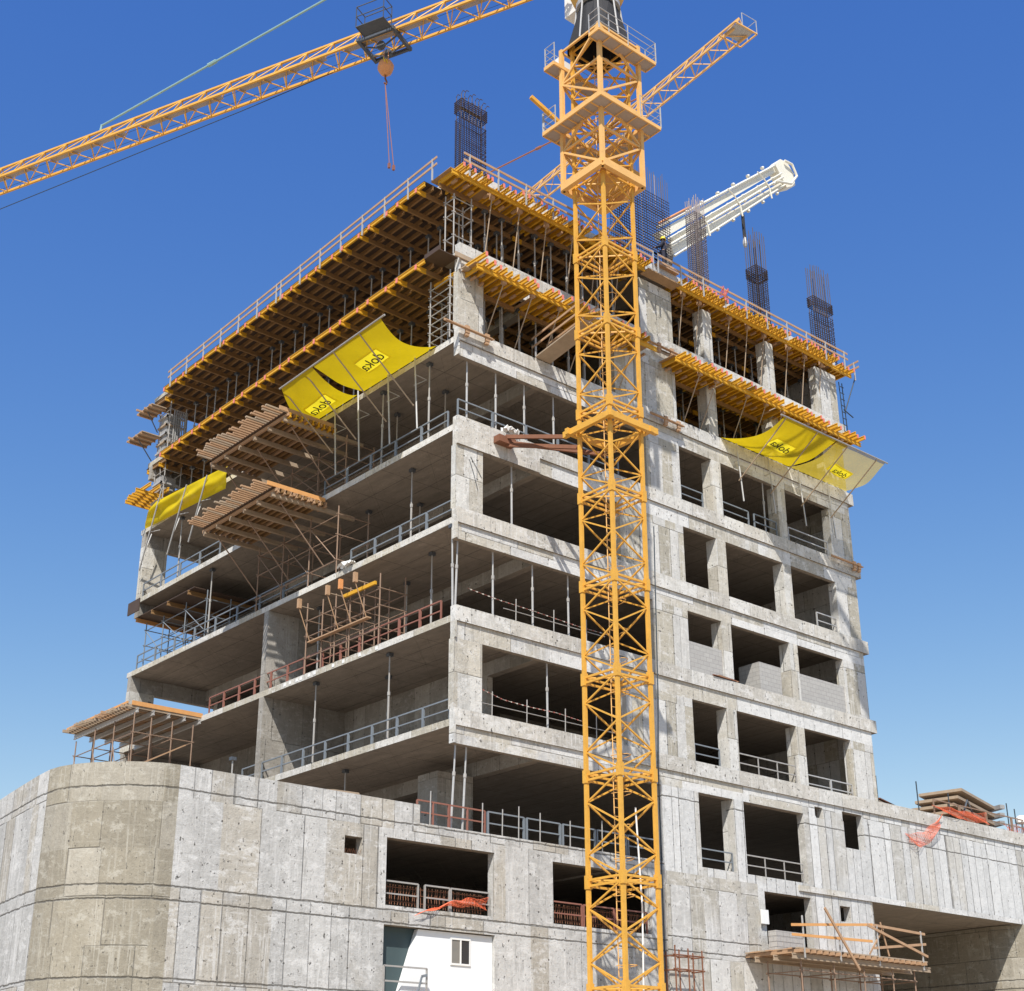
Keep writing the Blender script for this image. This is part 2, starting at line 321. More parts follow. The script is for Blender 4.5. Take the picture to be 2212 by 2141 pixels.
ORD = ['first', 'second', 'third', 'fourth', 'fifth', 'sixth', 'seventh', 'eighth', 'ninth', 'tenth', 'eleventh', 'twelfth', 'thirteenth', 'fourteenth', 'fifteenth', 'sixteenth', 'seventeenth', 'eighteenth', 'nineteenth', 'twentieth']

# ---------------------------------------------------------------- ground
g = MB(); R = 1500
g.add([(-R, -R, -0.15), (R, -R, -0.15), (R, R, -0.15), (-R, R, -0.15)], [(0, 1, 2, 3)])
tag(g.build('ground', 'ground'), 'flat sandy site ground around the unfinished building', 'ground', kind='structure')

# ---------------------------------------------------------------- the building
LV = dict(R=37.0, S=33.2, A=29.4, B=25.6, C=21.8, D=18.0, E=14.2, F=10.4)
SEQ = ['F', 'E', 'D', 'C', 'B', 'A', 'S', 'R']
W, DEP = 24.45, 25.9
bld = thing('concrete_building', 'unfinished grey concrete tower on a curved podium, its floors standing open', 'building')
def bp(name, m='wall'):
    return lambda mb: mb.build(name, m, bld)
for k in ['S', 'A', 'B', 'C', 'D', 'E']:
    z = LV[k]
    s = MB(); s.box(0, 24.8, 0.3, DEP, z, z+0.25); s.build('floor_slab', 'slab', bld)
    b = MB(); x1 = 46 if k == 'E' else 24.8
    if k == 'B': b.box(0, 4.13, 0.0, 0.3, z-0.63, z+0.55); b.box(4.13, x1, 0.0, 0.3, z, z+0.58)
    else: b.box(0, x1, 0.0, 0.3, z, z+(0.6 if k != 'D' else 0.58))
    b.build('spandrel_band', 'bandup' if k != 'R' else 'band', bld)
    b = MB(); b.box(4.13 if k == 'B' else 0.06, 18.92 if k == 'E' else W, 0.08, 0.299, z-0.63, z)
    if k != 'B': b.box(0, 0.06, 0.0, 0.299, z-0.63, z)
    b.build('spandrel_beam', 'band', bld)
    # rear edge beam and a longitudinal beam inside
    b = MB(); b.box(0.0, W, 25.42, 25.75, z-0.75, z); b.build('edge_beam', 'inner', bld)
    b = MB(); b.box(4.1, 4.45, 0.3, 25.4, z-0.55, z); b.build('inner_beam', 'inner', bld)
b = MB(); b.box(0, W, 0.0, 0.28, 37.0, 37.5); b.build('spandrel_band', 'band', bld)
b = MB(); b.box(0, W, 0.28, DEP, 37.02, 37.25); b.build('roof_slab', 'slab', bld)
for i in range(1, 7):                       # storeys between SEQ[i] (below) and SEQ[i+1]
    lo, up = LV[SEQ[i]]+0.6, LV[SEQ[i+1]]-0.63
    if SEQ[i+1] == 'R': up = 36.5
    zl0 = LV[SEQ[i]]+0.25
    alt = SEQ[i] in ('A', 'C', 'E')
    if alt:
        MB().box(0, 1.29, 0.08, 0.37, lo, up).build('corner_column', 'column', bld)
    MB().box(8.55 if alt else 10.28, 12.35, 0.08, 0.42, lo, up).build('wall_pier', 'wall', bld)
    for xa, xb in ((14.45, 15.06), (18.95, 19.52)):
        MB().box(xa, xb, 0.08, 0.66, lo, up).build('column', 'column', bld)
    MB().box(22.8, W, 0.08, 0.5, lo, up).build('end_pier', 'wall', bld)
    MB().box(24.15, W, 0.5, 24.0, zl0, up+0.63).build('side_wall', 'wall', bld)
    MB().box(9.3, 17.5, 8.5, 16.5, zl0, up+0.63).build('added_core_wall', 'inner', bld)  # solid core added to block light and keep the open floors dark
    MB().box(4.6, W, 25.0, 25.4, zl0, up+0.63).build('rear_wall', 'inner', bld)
    if SEQ[i] in ('B', 'D', 'E'):
        MB().box(0, 1.3, 25.40, 25.78, zl0, up-0.12).build('far_corner_column', 'column', bld)
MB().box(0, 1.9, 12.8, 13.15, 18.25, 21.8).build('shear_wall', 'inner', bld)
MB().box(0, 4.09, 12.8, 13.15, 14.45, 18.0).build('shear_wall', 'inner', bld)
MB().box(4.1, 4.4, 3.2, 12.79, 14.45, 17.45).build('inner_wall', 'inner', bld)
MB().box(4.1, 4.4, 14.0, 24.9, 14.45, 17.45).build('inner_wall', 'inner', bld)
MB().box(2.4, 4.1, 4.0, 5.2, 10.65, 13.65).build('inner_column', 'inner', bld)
# blockwork infill on the second raised floor
MB().box(12.35, 14.45, 0.14, 0.34, 18.58, 19.88).build('block_infill', 'block', bld)
MB().box(19.52, 22.8, 0.14, 0.34, 18.58, 19.88).build('block_infill', 'block', bld)
MB().box(17.1, 18.55, 0.35, 0.55, 18.25, 19.98).box(17.1, 17.3, 0.55, 1.5, 18.25, 19.98).build('block_infill', 'block', bld)
# lower storeys of the street face
holes = [(-4.35, -3.68, 9.32, 9.87), (-2.72, 1.8, 7.87, 10.0), (4.48, 9.4, 7.87, 10.0), (-2.75, 1.82, -0.2, 7.27), (-1.41, 9.99, 10.62, 12)]
MB().wall(-10.22, 10.2, -0.15, 11.22, holes+[(9.99, 10.3, 10.62, 12)], 0.0, 0.35).build('podium_wall', 'podium', bld)
holes = [(12.37, 14.42, 10.64, 13.56), (15.06, 18.92, 10.64, 13.56), (19.77, 20.32, 13.5, 13.985), (21.68, 23.12, 12.45, 14.02),
         (16.0, 18.95, 8.0, 10.06), (20.88, 21.6, 9.28, 9.92), (23.05, 30, -1, 10.28)]
MB().wall(10.28, 15.6, -0.15, 10.3, [], 0.04, 0.4).build('facade_wall', 'lower', bld)
MB().wall(10.28, 46, -0.15, 13.57, [(10, 15.6, -1, 10.3)]+[h for h in holes if h[3] < 13.56 or h[1] < 19]+[(19.77, 20.32, 13.5, 14), (21.68, 23.12, 12.45, 14), (23.05, 47, -1, 10.28)], 0.04, 0.4).build('facade_wall', 'wing', bld)
MB().wall(18.93, 46, 13.57, 14.2, [(19.77, 20.32, 13.5, 13.985), (21.68, 23.12, 12.45, 14.02)], 0.08, 0.4).build('facade_wall', 'wing', bld)
MB().box(18.2, 46, -0.03, 0.039, 10.28, 10.52).build('wall_ledge', 'band', bld)
MB().box(14.42, 15.06, 0.401, 0.66, 10.64, 13.57).build('column', 'column', bld)
# rounded end of the ground storey wall beside the passage
pts = [(22.6, 0.40)]+[(23.05+0.55*math.sin(a), 0.59-0.55*math.cos(a)) for a in [i*math.pi/2/8 for i in range(9)]]+[(23.6, 14), (23.2, 14), (23.2, 0.9), (22.6, 0.8)]
MB().prism(pts, -0.15, 10.275).build('rounded_wall_end', 'column', bld)
# podium decks, wing roof and passage soffit
cp = [(-10.22, 0.0), (-10.62, 0.05), (-11.06, 0.22), (-11.55, 0.52), (-11.98, 0.92), (-12.36, 1.38), (-12.66, 1.9), (-12.84, 2.45), (-12.9, 3.0)]
lw = [(-12.9, 3.0), (-12.83, 4.0), (-12.68, 5.3), (-12.5, 6.8), (-12.3, 8.3)]
lw2 = lw+[(-12.0, 10.5), (-11.7, 12.8), (-10.9, 18), (-10, 26)]
def inset(ps, d):
    out = []
    for i, p in enumerate(ps):
        a = V(ps[max(i-1, 0)]); b = V(ps[min(i+1, len(ps)-1)]); t = (b-a).normalized(); nrm = V((t.y, -t.x)); out.append(tuple(V(p)+nrm*d))
    return out
def curved(ps, z0, z1, name, m):
    q = inset(ps, 0.35); MB().prism(list(ps)+list(reversed(q)), z0, z1).build(name, m, bld, False)
curved(cp, -0.15, 11.22, 'curved_corner_wall', 'curve')
curved(lw, -0.15, 11.22, 'podium_side_wall', 'podium')
curved(lw2[4:], 9.75, 11.22, 'podium_side_wall', 'podium'); curved(lw2[4:], -0.15, 7.87, 'podium_side_wall', 'podium'); curved(lw2[6:], 7.87, 9.75, 'podium_side_wall', 'podium')
poly = inset(cp+lw2[1:], 0.36)+[(9, 26), (9, 0.36)]
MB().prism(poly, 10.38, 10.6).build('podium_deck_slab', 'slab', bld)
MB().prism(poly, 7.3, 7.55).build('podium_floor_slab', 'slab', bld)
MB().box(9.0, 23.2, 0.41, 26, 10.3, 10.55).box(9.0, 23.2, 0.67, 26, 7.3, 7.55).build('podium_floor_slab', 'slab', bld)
MB().box(-9, 23, 9, 9.3, -0.15, 10.3).build('added_core_wall', 'inner', bld)
MB().box(24.82, 46, 0.4, 22, 14.2, 14.45).build('wing_roof_slab', 'slab', bld)
MB().box(23.61, 46, 0.4, 22, 10.3, 10.55).build('passage_soffit', 'slab', bld)
ab = [(34.9, 14), (34.87, 6.05), (34.72, 3.0), (34.62, 1.4), (34.78, 0.6), (35.13, -0.02), (35.7, -0.6), (36.6, -1.1), (38, -1.5), (41, -1.7)]
MB().prism(ab+[(41, 14)], -0.15, 10.27).build('curved_abutment', 'curve', bld)
MB().box(23.62, 34.8, 13.5, 13.9, -0.15, 10.29).build('passage_back_wall', 'inner', bld)
# stubs of reinforcement sticking out of the little square hole
s = MB()
for i in range(9):
    x = -4.3+i*0.07; s.tube((x, 0.05, 9.32), (x+rnd.uniform(-.02, .02), -0.02, 9.42+rnd.uniform(0, .08)), 0.008, 4)
s.build('rebar_stub', 'rust', bld)

# ---------------------------------------------------------------- formwork
BOX = {}
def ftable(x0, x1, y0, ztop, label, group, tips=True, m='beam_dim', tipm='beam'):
    """flying table: ply deck over secondary beams on two primary beams running in x"""
    t = thing('formwork_table', label, 'formwork', (x0, y0, ztop), group)
    MB().box(x0+0.12, x1, y0-0.37, y0+1.64, ztop-0.021, ztop-0.001).build('plywood_deck', 'ply', t)
    for dy in (0, 1.26):
        p = MB().ibeam((x0+0.5, y0+dy, ztop-0.325), (x1, y0+dy, ztop-0.325)).build('primary_beam', m, t)
        MB().ibeam((x0, y0+dy, ztop-0.325), (x0+0.5, y0+dy, ztop-0.325)).build('beam_nose', tipm, p)  # outer end keeps the sunlit yellow, the rest carries painted shade
        if tips: MB().box(x0-0.03, x0-0.001, y0+dy-0.055, y0+dy+0.055, ztop-0.435, ztop-0.215).build('end_cap', 'tip', p)
    n = int((x1-x0)/0.42)
    for i in range(n):
        x = x0+0.17+i*(x1-x0-0.3)/(n-1)
        MB().ibeam((x, y0-0.36, ztop-0.123), (x, y0+1.63, ztop-0.123)).build('secondary_beam', 'beam' if i == 0 and tips else m, t)
    return t
def prop(loc, h, label, group, m='propsteel', lean=(0, 0)):
    key = (round(h, 2), m)
    if key not in BOX or lean != (0, 0):
        t = thing('steel_prop', label, 'prop', loc, group); x, y, z = loc; lx, ly = lean
        q = lambda f: (x+lx*f, y+ly*f, z+h*f)
        MB().tube(q(0.02), q(0.55), 0.042).build('outer_tube', m, t)
        MB().tube(q(0.55), q(0.985), 0.032).build('inner_tube', m, t)
        MB().tube((q(0.53)), q(0.57), 0.062).build('collar', 'propsteel', t)
        MB().box(x-0.09, x+0.09, y-0.09, y+0.09, z, z+0.02).build('base_plate', m, t)
        c = q(1); MB().box(c[0]-0.1, c[0]+0.1, c[1]-0.1, c[1]+0.1, c[2]-0.13, c[2]-0.005).build('head', 'darkmetal', t)
        if lean == (0, 0): BOX[key] = t
        return t
    return dup(BOX[key], loc, label)
DECK = {'R': 'top deck', 'S': 'lower deck'}
for k, y00, zt, tx0, tx1 in (('R', 1.64, 37.0, -1.0, -0.62), ('S', 1.43, 33.2, -1.07, -0.58)):
    zb = LV['S' if k == 'R' else 'A']+0.25
    for i in range(11):
        y = y00+2.07*i; tx = tx0+(tx1-tx0)*i/10
        ftable(tx, 4.05, y, zt, 'timber formwork table under the %s, left edge, %s from the near corner' % (DECK[k], ORD[i]), 'formwork tables along the left edge')
        ftable(4.2, 9.0, y, zt, 'brown inner formwork table under the %s, behind the %s edge table' % (DECK[k], ORD[i]), 'inner formwork tables', False)
        for dy in (0, 1.26):
            for xx in (1.25, 3.3):
                prop((xx, y+dy, zb), zt-0.425-zb, 'steel prop standing under the %s near its left edge' % DECK[k], 'props under the %s' % DECK[k])
            if i < 6: prop((6.2, y+dy, zb), zt-0.425-zb, 'steel prop standing under the %s near its left edge' % DECK[k], 'props under the %s' % DECK[k])
    for j, xa in enumerate((12.5, 16.5, 20.4)):
        for i in range(3):
            y = 1.5+2.07*i
            ftable(xa, xa+(3.9 if j < 2 else 3.6), y, zt, 'dark formwork table under the %s in the right bays, %s bay, %s row back' % (DECK[k], ORD[j], ORD[i]), 'formwork tables behind the right bays', False)
            for xx in (xa+0.7, xa+1.9, xa+3.1):
                for dy in (0, 1.26):
                    if i < 2: prop((xx, y+dy, zb), zt-0.425-zb, 'steel prop seen through the right window bays under the %s' % DECK[k], 'props behind the right bays under the %s' % DECK[k])
for k, zt in (('R', 37.0), ('S', 33.2)):
    ftable(-0.1, 4.05, 24.45, zt, 'plain formwork table closing the far left end of the %s' % DECK[k], 'far end formwork tables', False)
tag(MB().box(-0.95, -0.01, 0.1, 1.05, 33.1, 33.14).box(-0.95, -0.9, 0.1, 1.05, 33.14, 33.3).build('corner_deck_board', 'ply'), 'dark board closing the near corner of the lower deck', 'board')
# props and struts along the front edge, seen in the dark openings
for k, zt in (('R', 36.55), ('S', 32.55)):
    zb = LV['S' if k == 'R' else 'A']+0.25
    for i in range(9):
        for y in (0.75, 2.2):
            x = 1.9+i*0.92+(0.4 if y > 1 else 0)
            if x < 10: prop((x, y, zb), zt-zb, 'steel prop standing just behind the front edge under the %s' % DECK[k], 'front props under the %s' % DECK[k])
# front edge tables
def edge_table(x0, x1, zp, yo, yi, ye, label, plank=True, endbeam=False, step=0.31, zsec=0.19):
    t = thing('edge_formwork', label, 'formwork', (x0, yo, zp), 'formwork along the front edge')
    MB().ibeam((x0, yo, zp), (x1, yo, zp)).build('primary_beam', 'beam', t)
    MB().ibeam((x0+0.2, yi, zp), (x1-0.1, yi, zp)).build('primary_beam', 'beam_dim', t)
    n = int((x1-x0-0.3)/step)
    for i in range(n+1):
        x = x0+0.25+i*step+rnd.uniform(-0.05, 0.05); o = rnd.uniform(-0.12, 0.06)
        if rnd.random() < 0.07: continue
        s = MB().ibeam((x, ye+o, zp+zsec), (x, yi+0.35+rnd.uniform(-.2, .25), zp+zsec)).build('secondary_beam', 'beam', t)
        if rnd.random() < 0.75: MB().box(x-0.05, x+0.05, ye+o-0.025, ye+o-0.001, zp+zsec-0.1, zp+zsec+0.1).build('end_cap', 'tip', s)
    MB().box(x0+0.05, x1-0.05, yo+0.15, yi+0.4, zp+zsec+0.102, zp+zsec+0.122).build('plywood_deck', 'formply', t)
    if plank:
        for i in range(int((x1-x0)/0.55)):
            x = x0+0.4+i*0.55+rnd.uniform(-.12, .12); y = (yo+yi)/2+rnd.uniform(-.1, .25)
            MB().box(x, x+0.11, y-0.2, y+0.12, zp-0.02, zp+0.06).build('packing_plank', 'wood', t)
    return t
LF = ['leftmost', 'second from the left', 'third from the left', 'fourth from the left', 'fifth from the left', 'sixth from the left', 'rightmost']
for i, (a, b) in enumerate(((-0.68, 3.4), (3.45, 6.8), (6.85, 10.3), (12.35, 15.58), (15.65, 20.22), (20.27, 23.75))):
    edge_table(a, b, 36.7, -0.30, 0.76, -0.74, 'yellow beam formwork hung along the front edge of the top deck, %s' % LF[i])
edge_table(23.78, 25.42, 36.7, -0.22, 0.9, -0.5, 'short yellow formwork bracket at the right corner of the top deck', False)
for i, (a, b) in enumerate(((0.1, 3.4), (3.45, 6.7), (6.75, 10.1), (11.3, 14.9), (14.95, 18.6), (18.65, 21.9), (21.95, 24.5))):
    edge_table(a, b, 32.25, -0.96, 0.55, -1.28, 'yellow beam formwork hung along the front edge of the lower deck, %s' % LF[i], True, step=0.34)
t = thing('loose_beam', 'long yellow beam lying across the near corner of the lower deck', 'beam', (0.3, -1.2, 32.9)); MB().ibeam((0.30, -1.3, 32.72), (0.24, 1.9, 32.72)).build('web', 'beam', t); MB().box(0.25, 0.35, -1.33, -1.301, 32.62, 32.82).build('end_cap', 'tip', t)
tag(MB().box(0.0, 1.2, -0.35, -0.1, 32.5, 32.55).box(-0.3, 1.0, -0.12, -0.06, 33.0, 33.2).build('corner_boards', 'wood_grey'), 'grey boards nailed under the white beam at the near corner', 'boards')
tag(MB().box(10.3, 12.4, -0.55, 0.0, 36.62, 36.68).build('shutter_board', 'formply'), 'flat brown shutter board over the grey pier on the top deck', 'board')
# raking props with timber head blocks
def raker(x, k, label):
    z = 36.5 if k == 'R' else 32.1; yo = -0.12 if k == 'R' else -0.85; zb = 33.95 if k == 'R' else 30.05
    t = thing('raking_prop', label, 'prop', (x, 1.0, zb), 'raking props along the front edge')
    MB().tube((x, 0.25, zb), (x+0.05, yo, z), 0.024).build('tube', 'wood_grey', t)
    MB().box(x-0.04, x+0.14, yo-0.1, yo+0.06, z-0.05, z+0.32).build('head_block', 'wood', t)
for k in 'RS':
    xs = [1.5, 3.0, 4.5, 6.0, 7.4, 8.8, 12.9, 14.0, 16.1, 17.4, 18.6, 20.4, 21.7, 23.0]
    for i, x in enumerate(xs): raker(x, k, 'thin raking prop with timber block under the %s front edge, %s from the left' % ('top' if k == 'R' else 'lower', ORD[i]))

# ---------------------------------------------------------------- railings
def railing(p, q, h, label, group, m, mid=True, posts=2, pw=0.06, extra=None):
    p, q = V(p), V(q); t = thing('guard_railing', label, 'railing', p, group)
    for i in range(posts):
        a = p.lerp(q, i/(posts-1)); MB().bar(a, a+V((0, 0, h)), pw, 0.05, (q-p)).build('post', m, t)
    up = V((0, 0, h)); MB().bar(p+up, q+up, 0.045, 0.05).build('top_rail', m, t)
    if mid: MB().bar(p+up*0.5, q+up*0.5, 0.04, 0.045).build('mid_rail', m, t)
    return t
FL = dict(B='fourth raised floor', C='third raised floor', D='second raised floor', E='first raised floor', A='fifth raised floor')
def left_rails(k, spans, m, colour):
    z = LV[k]+0.25; i = 0
    for a, b, st in spans:
        y = a
        while y < b-0.3:
            railing((0.12, y+0.03, z), (0.12, min(y+st, b)-0.03, z), 0.76, '%s edge railing on the %s, %s panel from the near corner' % (colour, FL[k], ORD[i]), 'railings along the open left edge', m); y += st; i += 1
left_rails('B', [(0.72, 9.1, 1.68), (17.7, 25.3, 1.9)], 'railblue', 'grey')
left_rails('C', [(0.3, 7.0, 1.66), (10.0, 25.3, 1.9)], 'railblue', 'blue-grey')
left_rails('D', [(0.97, 17.6, 1.28)], 'railred', 'red-brown')
left_rails('E', [(0.4, 14.5, 1.55)], 'railblue', 'dark grey')
for i, (a, b) in enumerate(((0.1, 1.79), (1.83, 3.5), (3.55, 5.2), (5.25, 6.9), (6.95, 8.6))):
    railing((a, 0.14, 26.15), (b, 0.14, 26.15), 0.74, 'blue-grey railing on the fourth raised floor facing the street, %s from the near corner' % ORD[i], 'railings along the street edge', 'railblue')
for i, (a, b) in enumerate(((-1.45, -0.12), (-0.08, 1.46))):
    railing((a, 0.12, 10.62), (b, 0.12, 10.62), 0.78, 'rusty red railing above the podium wall, %s' % ('left of the two' if i == 0 else 'right of the two'), 'railings on the podium edge', 'railred', posts=3)
for i, (a, b) in enumerate(((1.6, 3.24), (3.38, 4.96), (5.1, 6.7), (6.8, 8.3), (8.4, 9.9))):
    railing((a, 0.12, 10.62), (b, 0.12, 10.62), 0.78, 'blue-grey railing above the podium wall, %s to the right of the red ones' % ORD[i], 'railings on the podium edge', 'railblue', pw=0.08)
for i, x in enumerate((-0.95, 1.3, 2.2, 2.95, 3.95, 5.4, 7.0)):
    tag(MB().tube((x, 0.06, 10.62), (x+0.02, 0.06, 11.75-0.1*(i % 3)), 0.022).build('steel_rod', 'propsteel'), 'upright steel rod on the podium edge, %s from the left' % ORD[i], 'rod', 'rods standing on the podium edge')
for i, (a, b) in enumerate(((-2.68, -1.3), (-1.02, 0.0), (0.06, 1.7))):
    railing((a, 0.18, 7.88), (b, 0.18, 7.88), 0.78, 'grey railing across the wide podium opening, %s from the left' % ORD[i], 'railings in the podium openings', 'propsteel')
for i, (a, b) in enumerate(((4.52, 6.0), (6.1, 7.6), (7.7, 9.3))):
    railing((a, 0.18, 7.88), (b, 0.18, 7.88), 0.78, 'rusty railing in the opening behind the crane mast, %s from the left' % ORD[i], 'railings in the podium openings', 'railred')
def barmesh(x0, x1, label):
    s = MB()
    for x in [x0+i*0.115 for i in range(int((x1-x0)/0.115))]:
        s.path([(x+rnd.uniform(-.02, .02), 0.28, 7.95), (x+rnd.uniform(-.05, .05), 0.31, 8.25), (x+rnd.uniform(-.03, .06), 0.28, 8.58)], 0.014, 4)
    for z in (8.05, 8.3, 8.5): s.tube((x0, 0.29, z), (x1, 0.29, z+0.03), 0.012, 4)
    tag(s.build('wire_mesh', 'rust'), label, 'mesh')
barmesh(-2.6, 1.6, 'rusty wire mesh tied behind the railing of the wide podium opening'); barmesh(4.6, 9.2, 'rusty wire mesh in the opening behind the crane mast')
def netting(pts, sag, label, n=26, m=14, name='orange_netting'):
    """loose mesh of strands between four corner points"""
    a, b, c, d = [V(p) for p in pts]; s = MB()
    def P(u, v): 
        q = a.lerp(b, u).lerp(d.lerp(c, u), v); q = q+V((0, -0.05-0.08*math.sin(9*u+5*v), -sag*math.sin(math.pi*u)*(1-0.4*v)+0.04*math.sin(17*u+3*v))); return q
    for i in range(n+1): s.path([P(i/n, j/m) for j in range(m+1)], 0.007, 4)
    for j in range(m+1): s.path([P(i/n, j/m) for i in range(n+1)], 0.007, 4)
    return tag(s.build(name, 'orangenet'), label, 'netting')
netting([(-1.6, -0.02, 7.62), (1.5, 0.14, 8.1), (1.55, 0.14, 8.45), (-0.7, 0.02, 7.95)], -0.2, 'orange barrier netting draped over the wide podium opening rail', 15, 8)
WIN = [('A', 12.45, 13.85, 26.2, 1, 'left bay of the fourth raised floor'), ('A', 15.15, 16.9, 26.2, 1, 'middle bay of the fourth raised floor, left half'), ('A', 17.3, 18.85, 26.2, 1, 'middle bay of the fourth raised floor, right half'),
       ('A', 19.7, 22.6, 26.2, 1, 'right bay of the fourth raised floor'), ('C', 21.3, 22.75, 22.4, 1, 'right bay of the third raised floor'), ('E', 12.45, 13.95, 14.8, 1, 'left bay of the first raised floor'),
       ('E', 19.6, 21.2, 14.6, 1, 'right bay of the first raised floor, left half'), ('E', 21.25, 22.75, 14.6, 1, 'right bay of the first raised floor, right half'), ('F', 12.5, 14.35, 10.64, 1, 'narrow bay just above the podium')]
for _, a, b, z, _, lb in WIN: railing((a, 0.2, z), (b, 0.2, z), 0.76, 'grey railing in the %s' % lb, 'railings in the right window bays', 'steel' if 'right bay' in lb else 'railblue')
railing((15.15, 0.2, 10.64), (18.8, 0.2, 10.64), 0.8, 'thin rod railing in the wide bay just above the podium', 'railings in the right window bays', 'propsteel', posts=4, pw=0.03)
railing((15.15, 0.2, 14.8), (18.85, 0.2, 14.8), 0.8, 'thin rod railing in the middle bay of the first raised floor', 'railings in the right window bays', 'propsteel', posts=4, pw=0.03)
def tape(pts, label):
    s = MB(); s.path(pts, 0.010, 4)
    for a, b in zip(pts, pts[1:]):
        for i in range(5):
            q = V(a).lerp(V(b), (i+.5)/5); s.box(q.x-.028, q.x+.028, q.y-.01, q.y+.01, q.z-.022, q.z+.018)
    tag(s.build('warning_tape', 'tape'), label, 'tape')
tape([(1.35, 0.2, 15.75), (2.4, 0.22, 15.55), (3.7, 0.2, 15.5), (5.0, 0.22, 15.52), (6.5, 0.2, 15.4)], 'red and white tape strung across the bay right of the corner column, first raised floor')
tape([(0.8, 0.3, 19.45), (2.2, 0.3, 19.35), (4.0, 0.3, 19.3), (6.2, 0.3, 19.2), (8.0, 0.3, 19.2)], 'red and white tape strung along the street edge of the second raised floor')
for z, xs, lb in ((14.8, (1.85, 3.5, 5.4, 7.0), 'first'), (18.58, (3.0, 4.9, 6.6), 'second')):
    s = thing('rod_railing', 'thin steel rod railing along the street edge of the %s raised floor' % lb, 'railing', (xs[0], 0.2, z))
    for x in xs: MB().tube((x, 0.2, z), (x+0.02, 0.2, z+0.95), 0.02).build('post', 'propsteel', s)
    MB().tube((xs[0]-0.6, 0.2, z+0.45), (xs[-1]+1, 0.2, z+0.45), 0.016).build('rail', 'propsteel', s)
# roof guard rails: steel posts with timber boards
def roof_rail(p, q, label, group, n):
    p, q = V(p), V(q); t = thing('roof_guard_rail', label, 'railing', p, group); up = V((0, 0, 1))
    for i in range(n):
        a = p.lerp(q, i/(n-1)); MB().bar(a-up*0.35, a+up*0.68, 0.06, 0.05).build('post', 'steel', t)
    for z in (0.3, 0.62): MB().bar(p+up*z-(q-p).normalized()*0.3, q+up*z+(q-p).normalized()*0.3, 0.035, 0.1).build('timber_rail', 'wood', t)
roof_rail((-0.98, 0.6, 36.95), (-0.80, 12.2, 36.95), 'long timber guard rail along the left roof edge, nearer half', 'roof edge guard rails', 8)
roof_rail((-0.79, 12.6, 36.95), (-0.62, 23.0, 36.95), 'long timber guard rail along the left roof edge, farther half', 'roof edge guard rails', 7)
roof_rail((-0.13, -0.75, 36.82), (10.4, -0.75, 36.82), 'long timber guard rail along the front roof edge left of the crane mast', 'roof edge guard rails', 8)
roof_rail((10.7, -0.75, 36.82), (24.2, -0.75, 36.82), 'long timber guard rail along the front roof edge right of the crane mast', 'roof edge guard rails', 10)
roof_rail((25.5, -0.4, 36.8), (25.7, 1.6, 36.8), 'short timber guard rail turning the right roof corner', 'roof edge guard rails', 2)
netting([(14.9, -0.78, 37.45), (15.35, -0.78, 37.45), (15.3, -0.76, 36.95), (14.8, -0.76, 36.95)], 0.03, 'small orange netting patch on the roof edge guard rail', 9, 8)

# ---------------------------------------------------------------- props on the open floors
def fprops(lst, grp):
    for x, y, z, h, lean, lb in lst: prop((x, y, z), h, lb, grp, 'steel', lean if lean != (0, 0) else (0.001, 0))
fprops([(0.7, 0.35, 25.85, 3.53, (0, 0), 'bright steel prop on the fourth raised floor, first from the near corner'), (2.15, 0.35, 25.85, 3.53, (0, 0), 'bright steel prop on the fourth raised floor, second from the near corner'),
        (3.63, 0.35, 25.85, 3.53, (0, 0), 'bright steel prop on the fourth raised floor, third from the near corner'), (5.2, 0.35, 25.85, 3.53, (0, 0), 'bright steel prop on the fourth raised floor just left of the mast'),
        (2.95, 0.35, 22.05, 3.53, (0, 0), 'single bright steel prop on the third raised floor right of the corner column'),
        (0.14, 0.36, 18.25, 3.53, (-0.06, 0), 'left one of two leaning props at the near corner of the second raised floor'), (0.24, 0.36, 18.25, 3.53, (0.12, 0), 'right one of two leaning props at the near corner of the second raised floor'),
        (2.02, 0.36, 18.25, 3.53, (0, 0), 'bright steel prop on the second raised floor, third from the corner'), (3.98, 0.36, 18.25, 3.53, (0, 0), 'bright steel prop on the second raised floor, fourth from the corner'), (5.82, 0.36, 18.25, 3.53, (0, 0), 'bright steel prop on the second raised floor, fifth from the corner'),
        (4.66, 0.36, 14.45, 3.53, (0, 0), 'single bright steel prop on the first raised floor beside the taped bay'),
        (0.17, 0.36, 10.6, 3.58, (0.2, 0), 'left one of two leaning props above the podium edge'), (0.67, 0.36, 10.6, 3.58, (0.18, 0), 'right one of two leaning props above the podium edge'),
        (18.2, 0.3, 25.85, 3.53, (0, 0), 'steel prop beside the second column in the right window bays')], 'props on the open floors')
k = 0
for f, ys in (('B', ((0.3, 2.2), (0.3, 5.3), (2.2, 3.6), (1.9, 6.5))), ('C', ((0.9, 4.0), (2.0, 8.5), (3.2, 6.5))), ('D', ((1.2, 3.0), (1.4, 11.0), (2.4, 6.2))), ('E', ((0.5, 9.6), (0.5, 4.6), (0.6, 13.6), (2.2, 7.0))), ('F', ((-1.5, 13.0), (-3.4, 9.0), (1.0, 8.0)))):
    for j, (x, y) in enumerate(ys):
        z = LV[f]+(0.25 if f != 'F' else 0.2)
        prop((x, y, z), (3.53 if f != 'F' else 3.59), 'grey prop standing inside the open left side of the %s' % FL.get(f, 'podium deck level'), 'props inside the %s' % FL.get(f, 'podium deck level'))
prop((0.4, 18.8, 22.05), 3.53, 'grey prop near the far end of the third raised floor', 'far props'); prop((0.4, 22.3, 25.85), 3.5, 'grey prop near the far end of the fourth raised floor', 'far props')

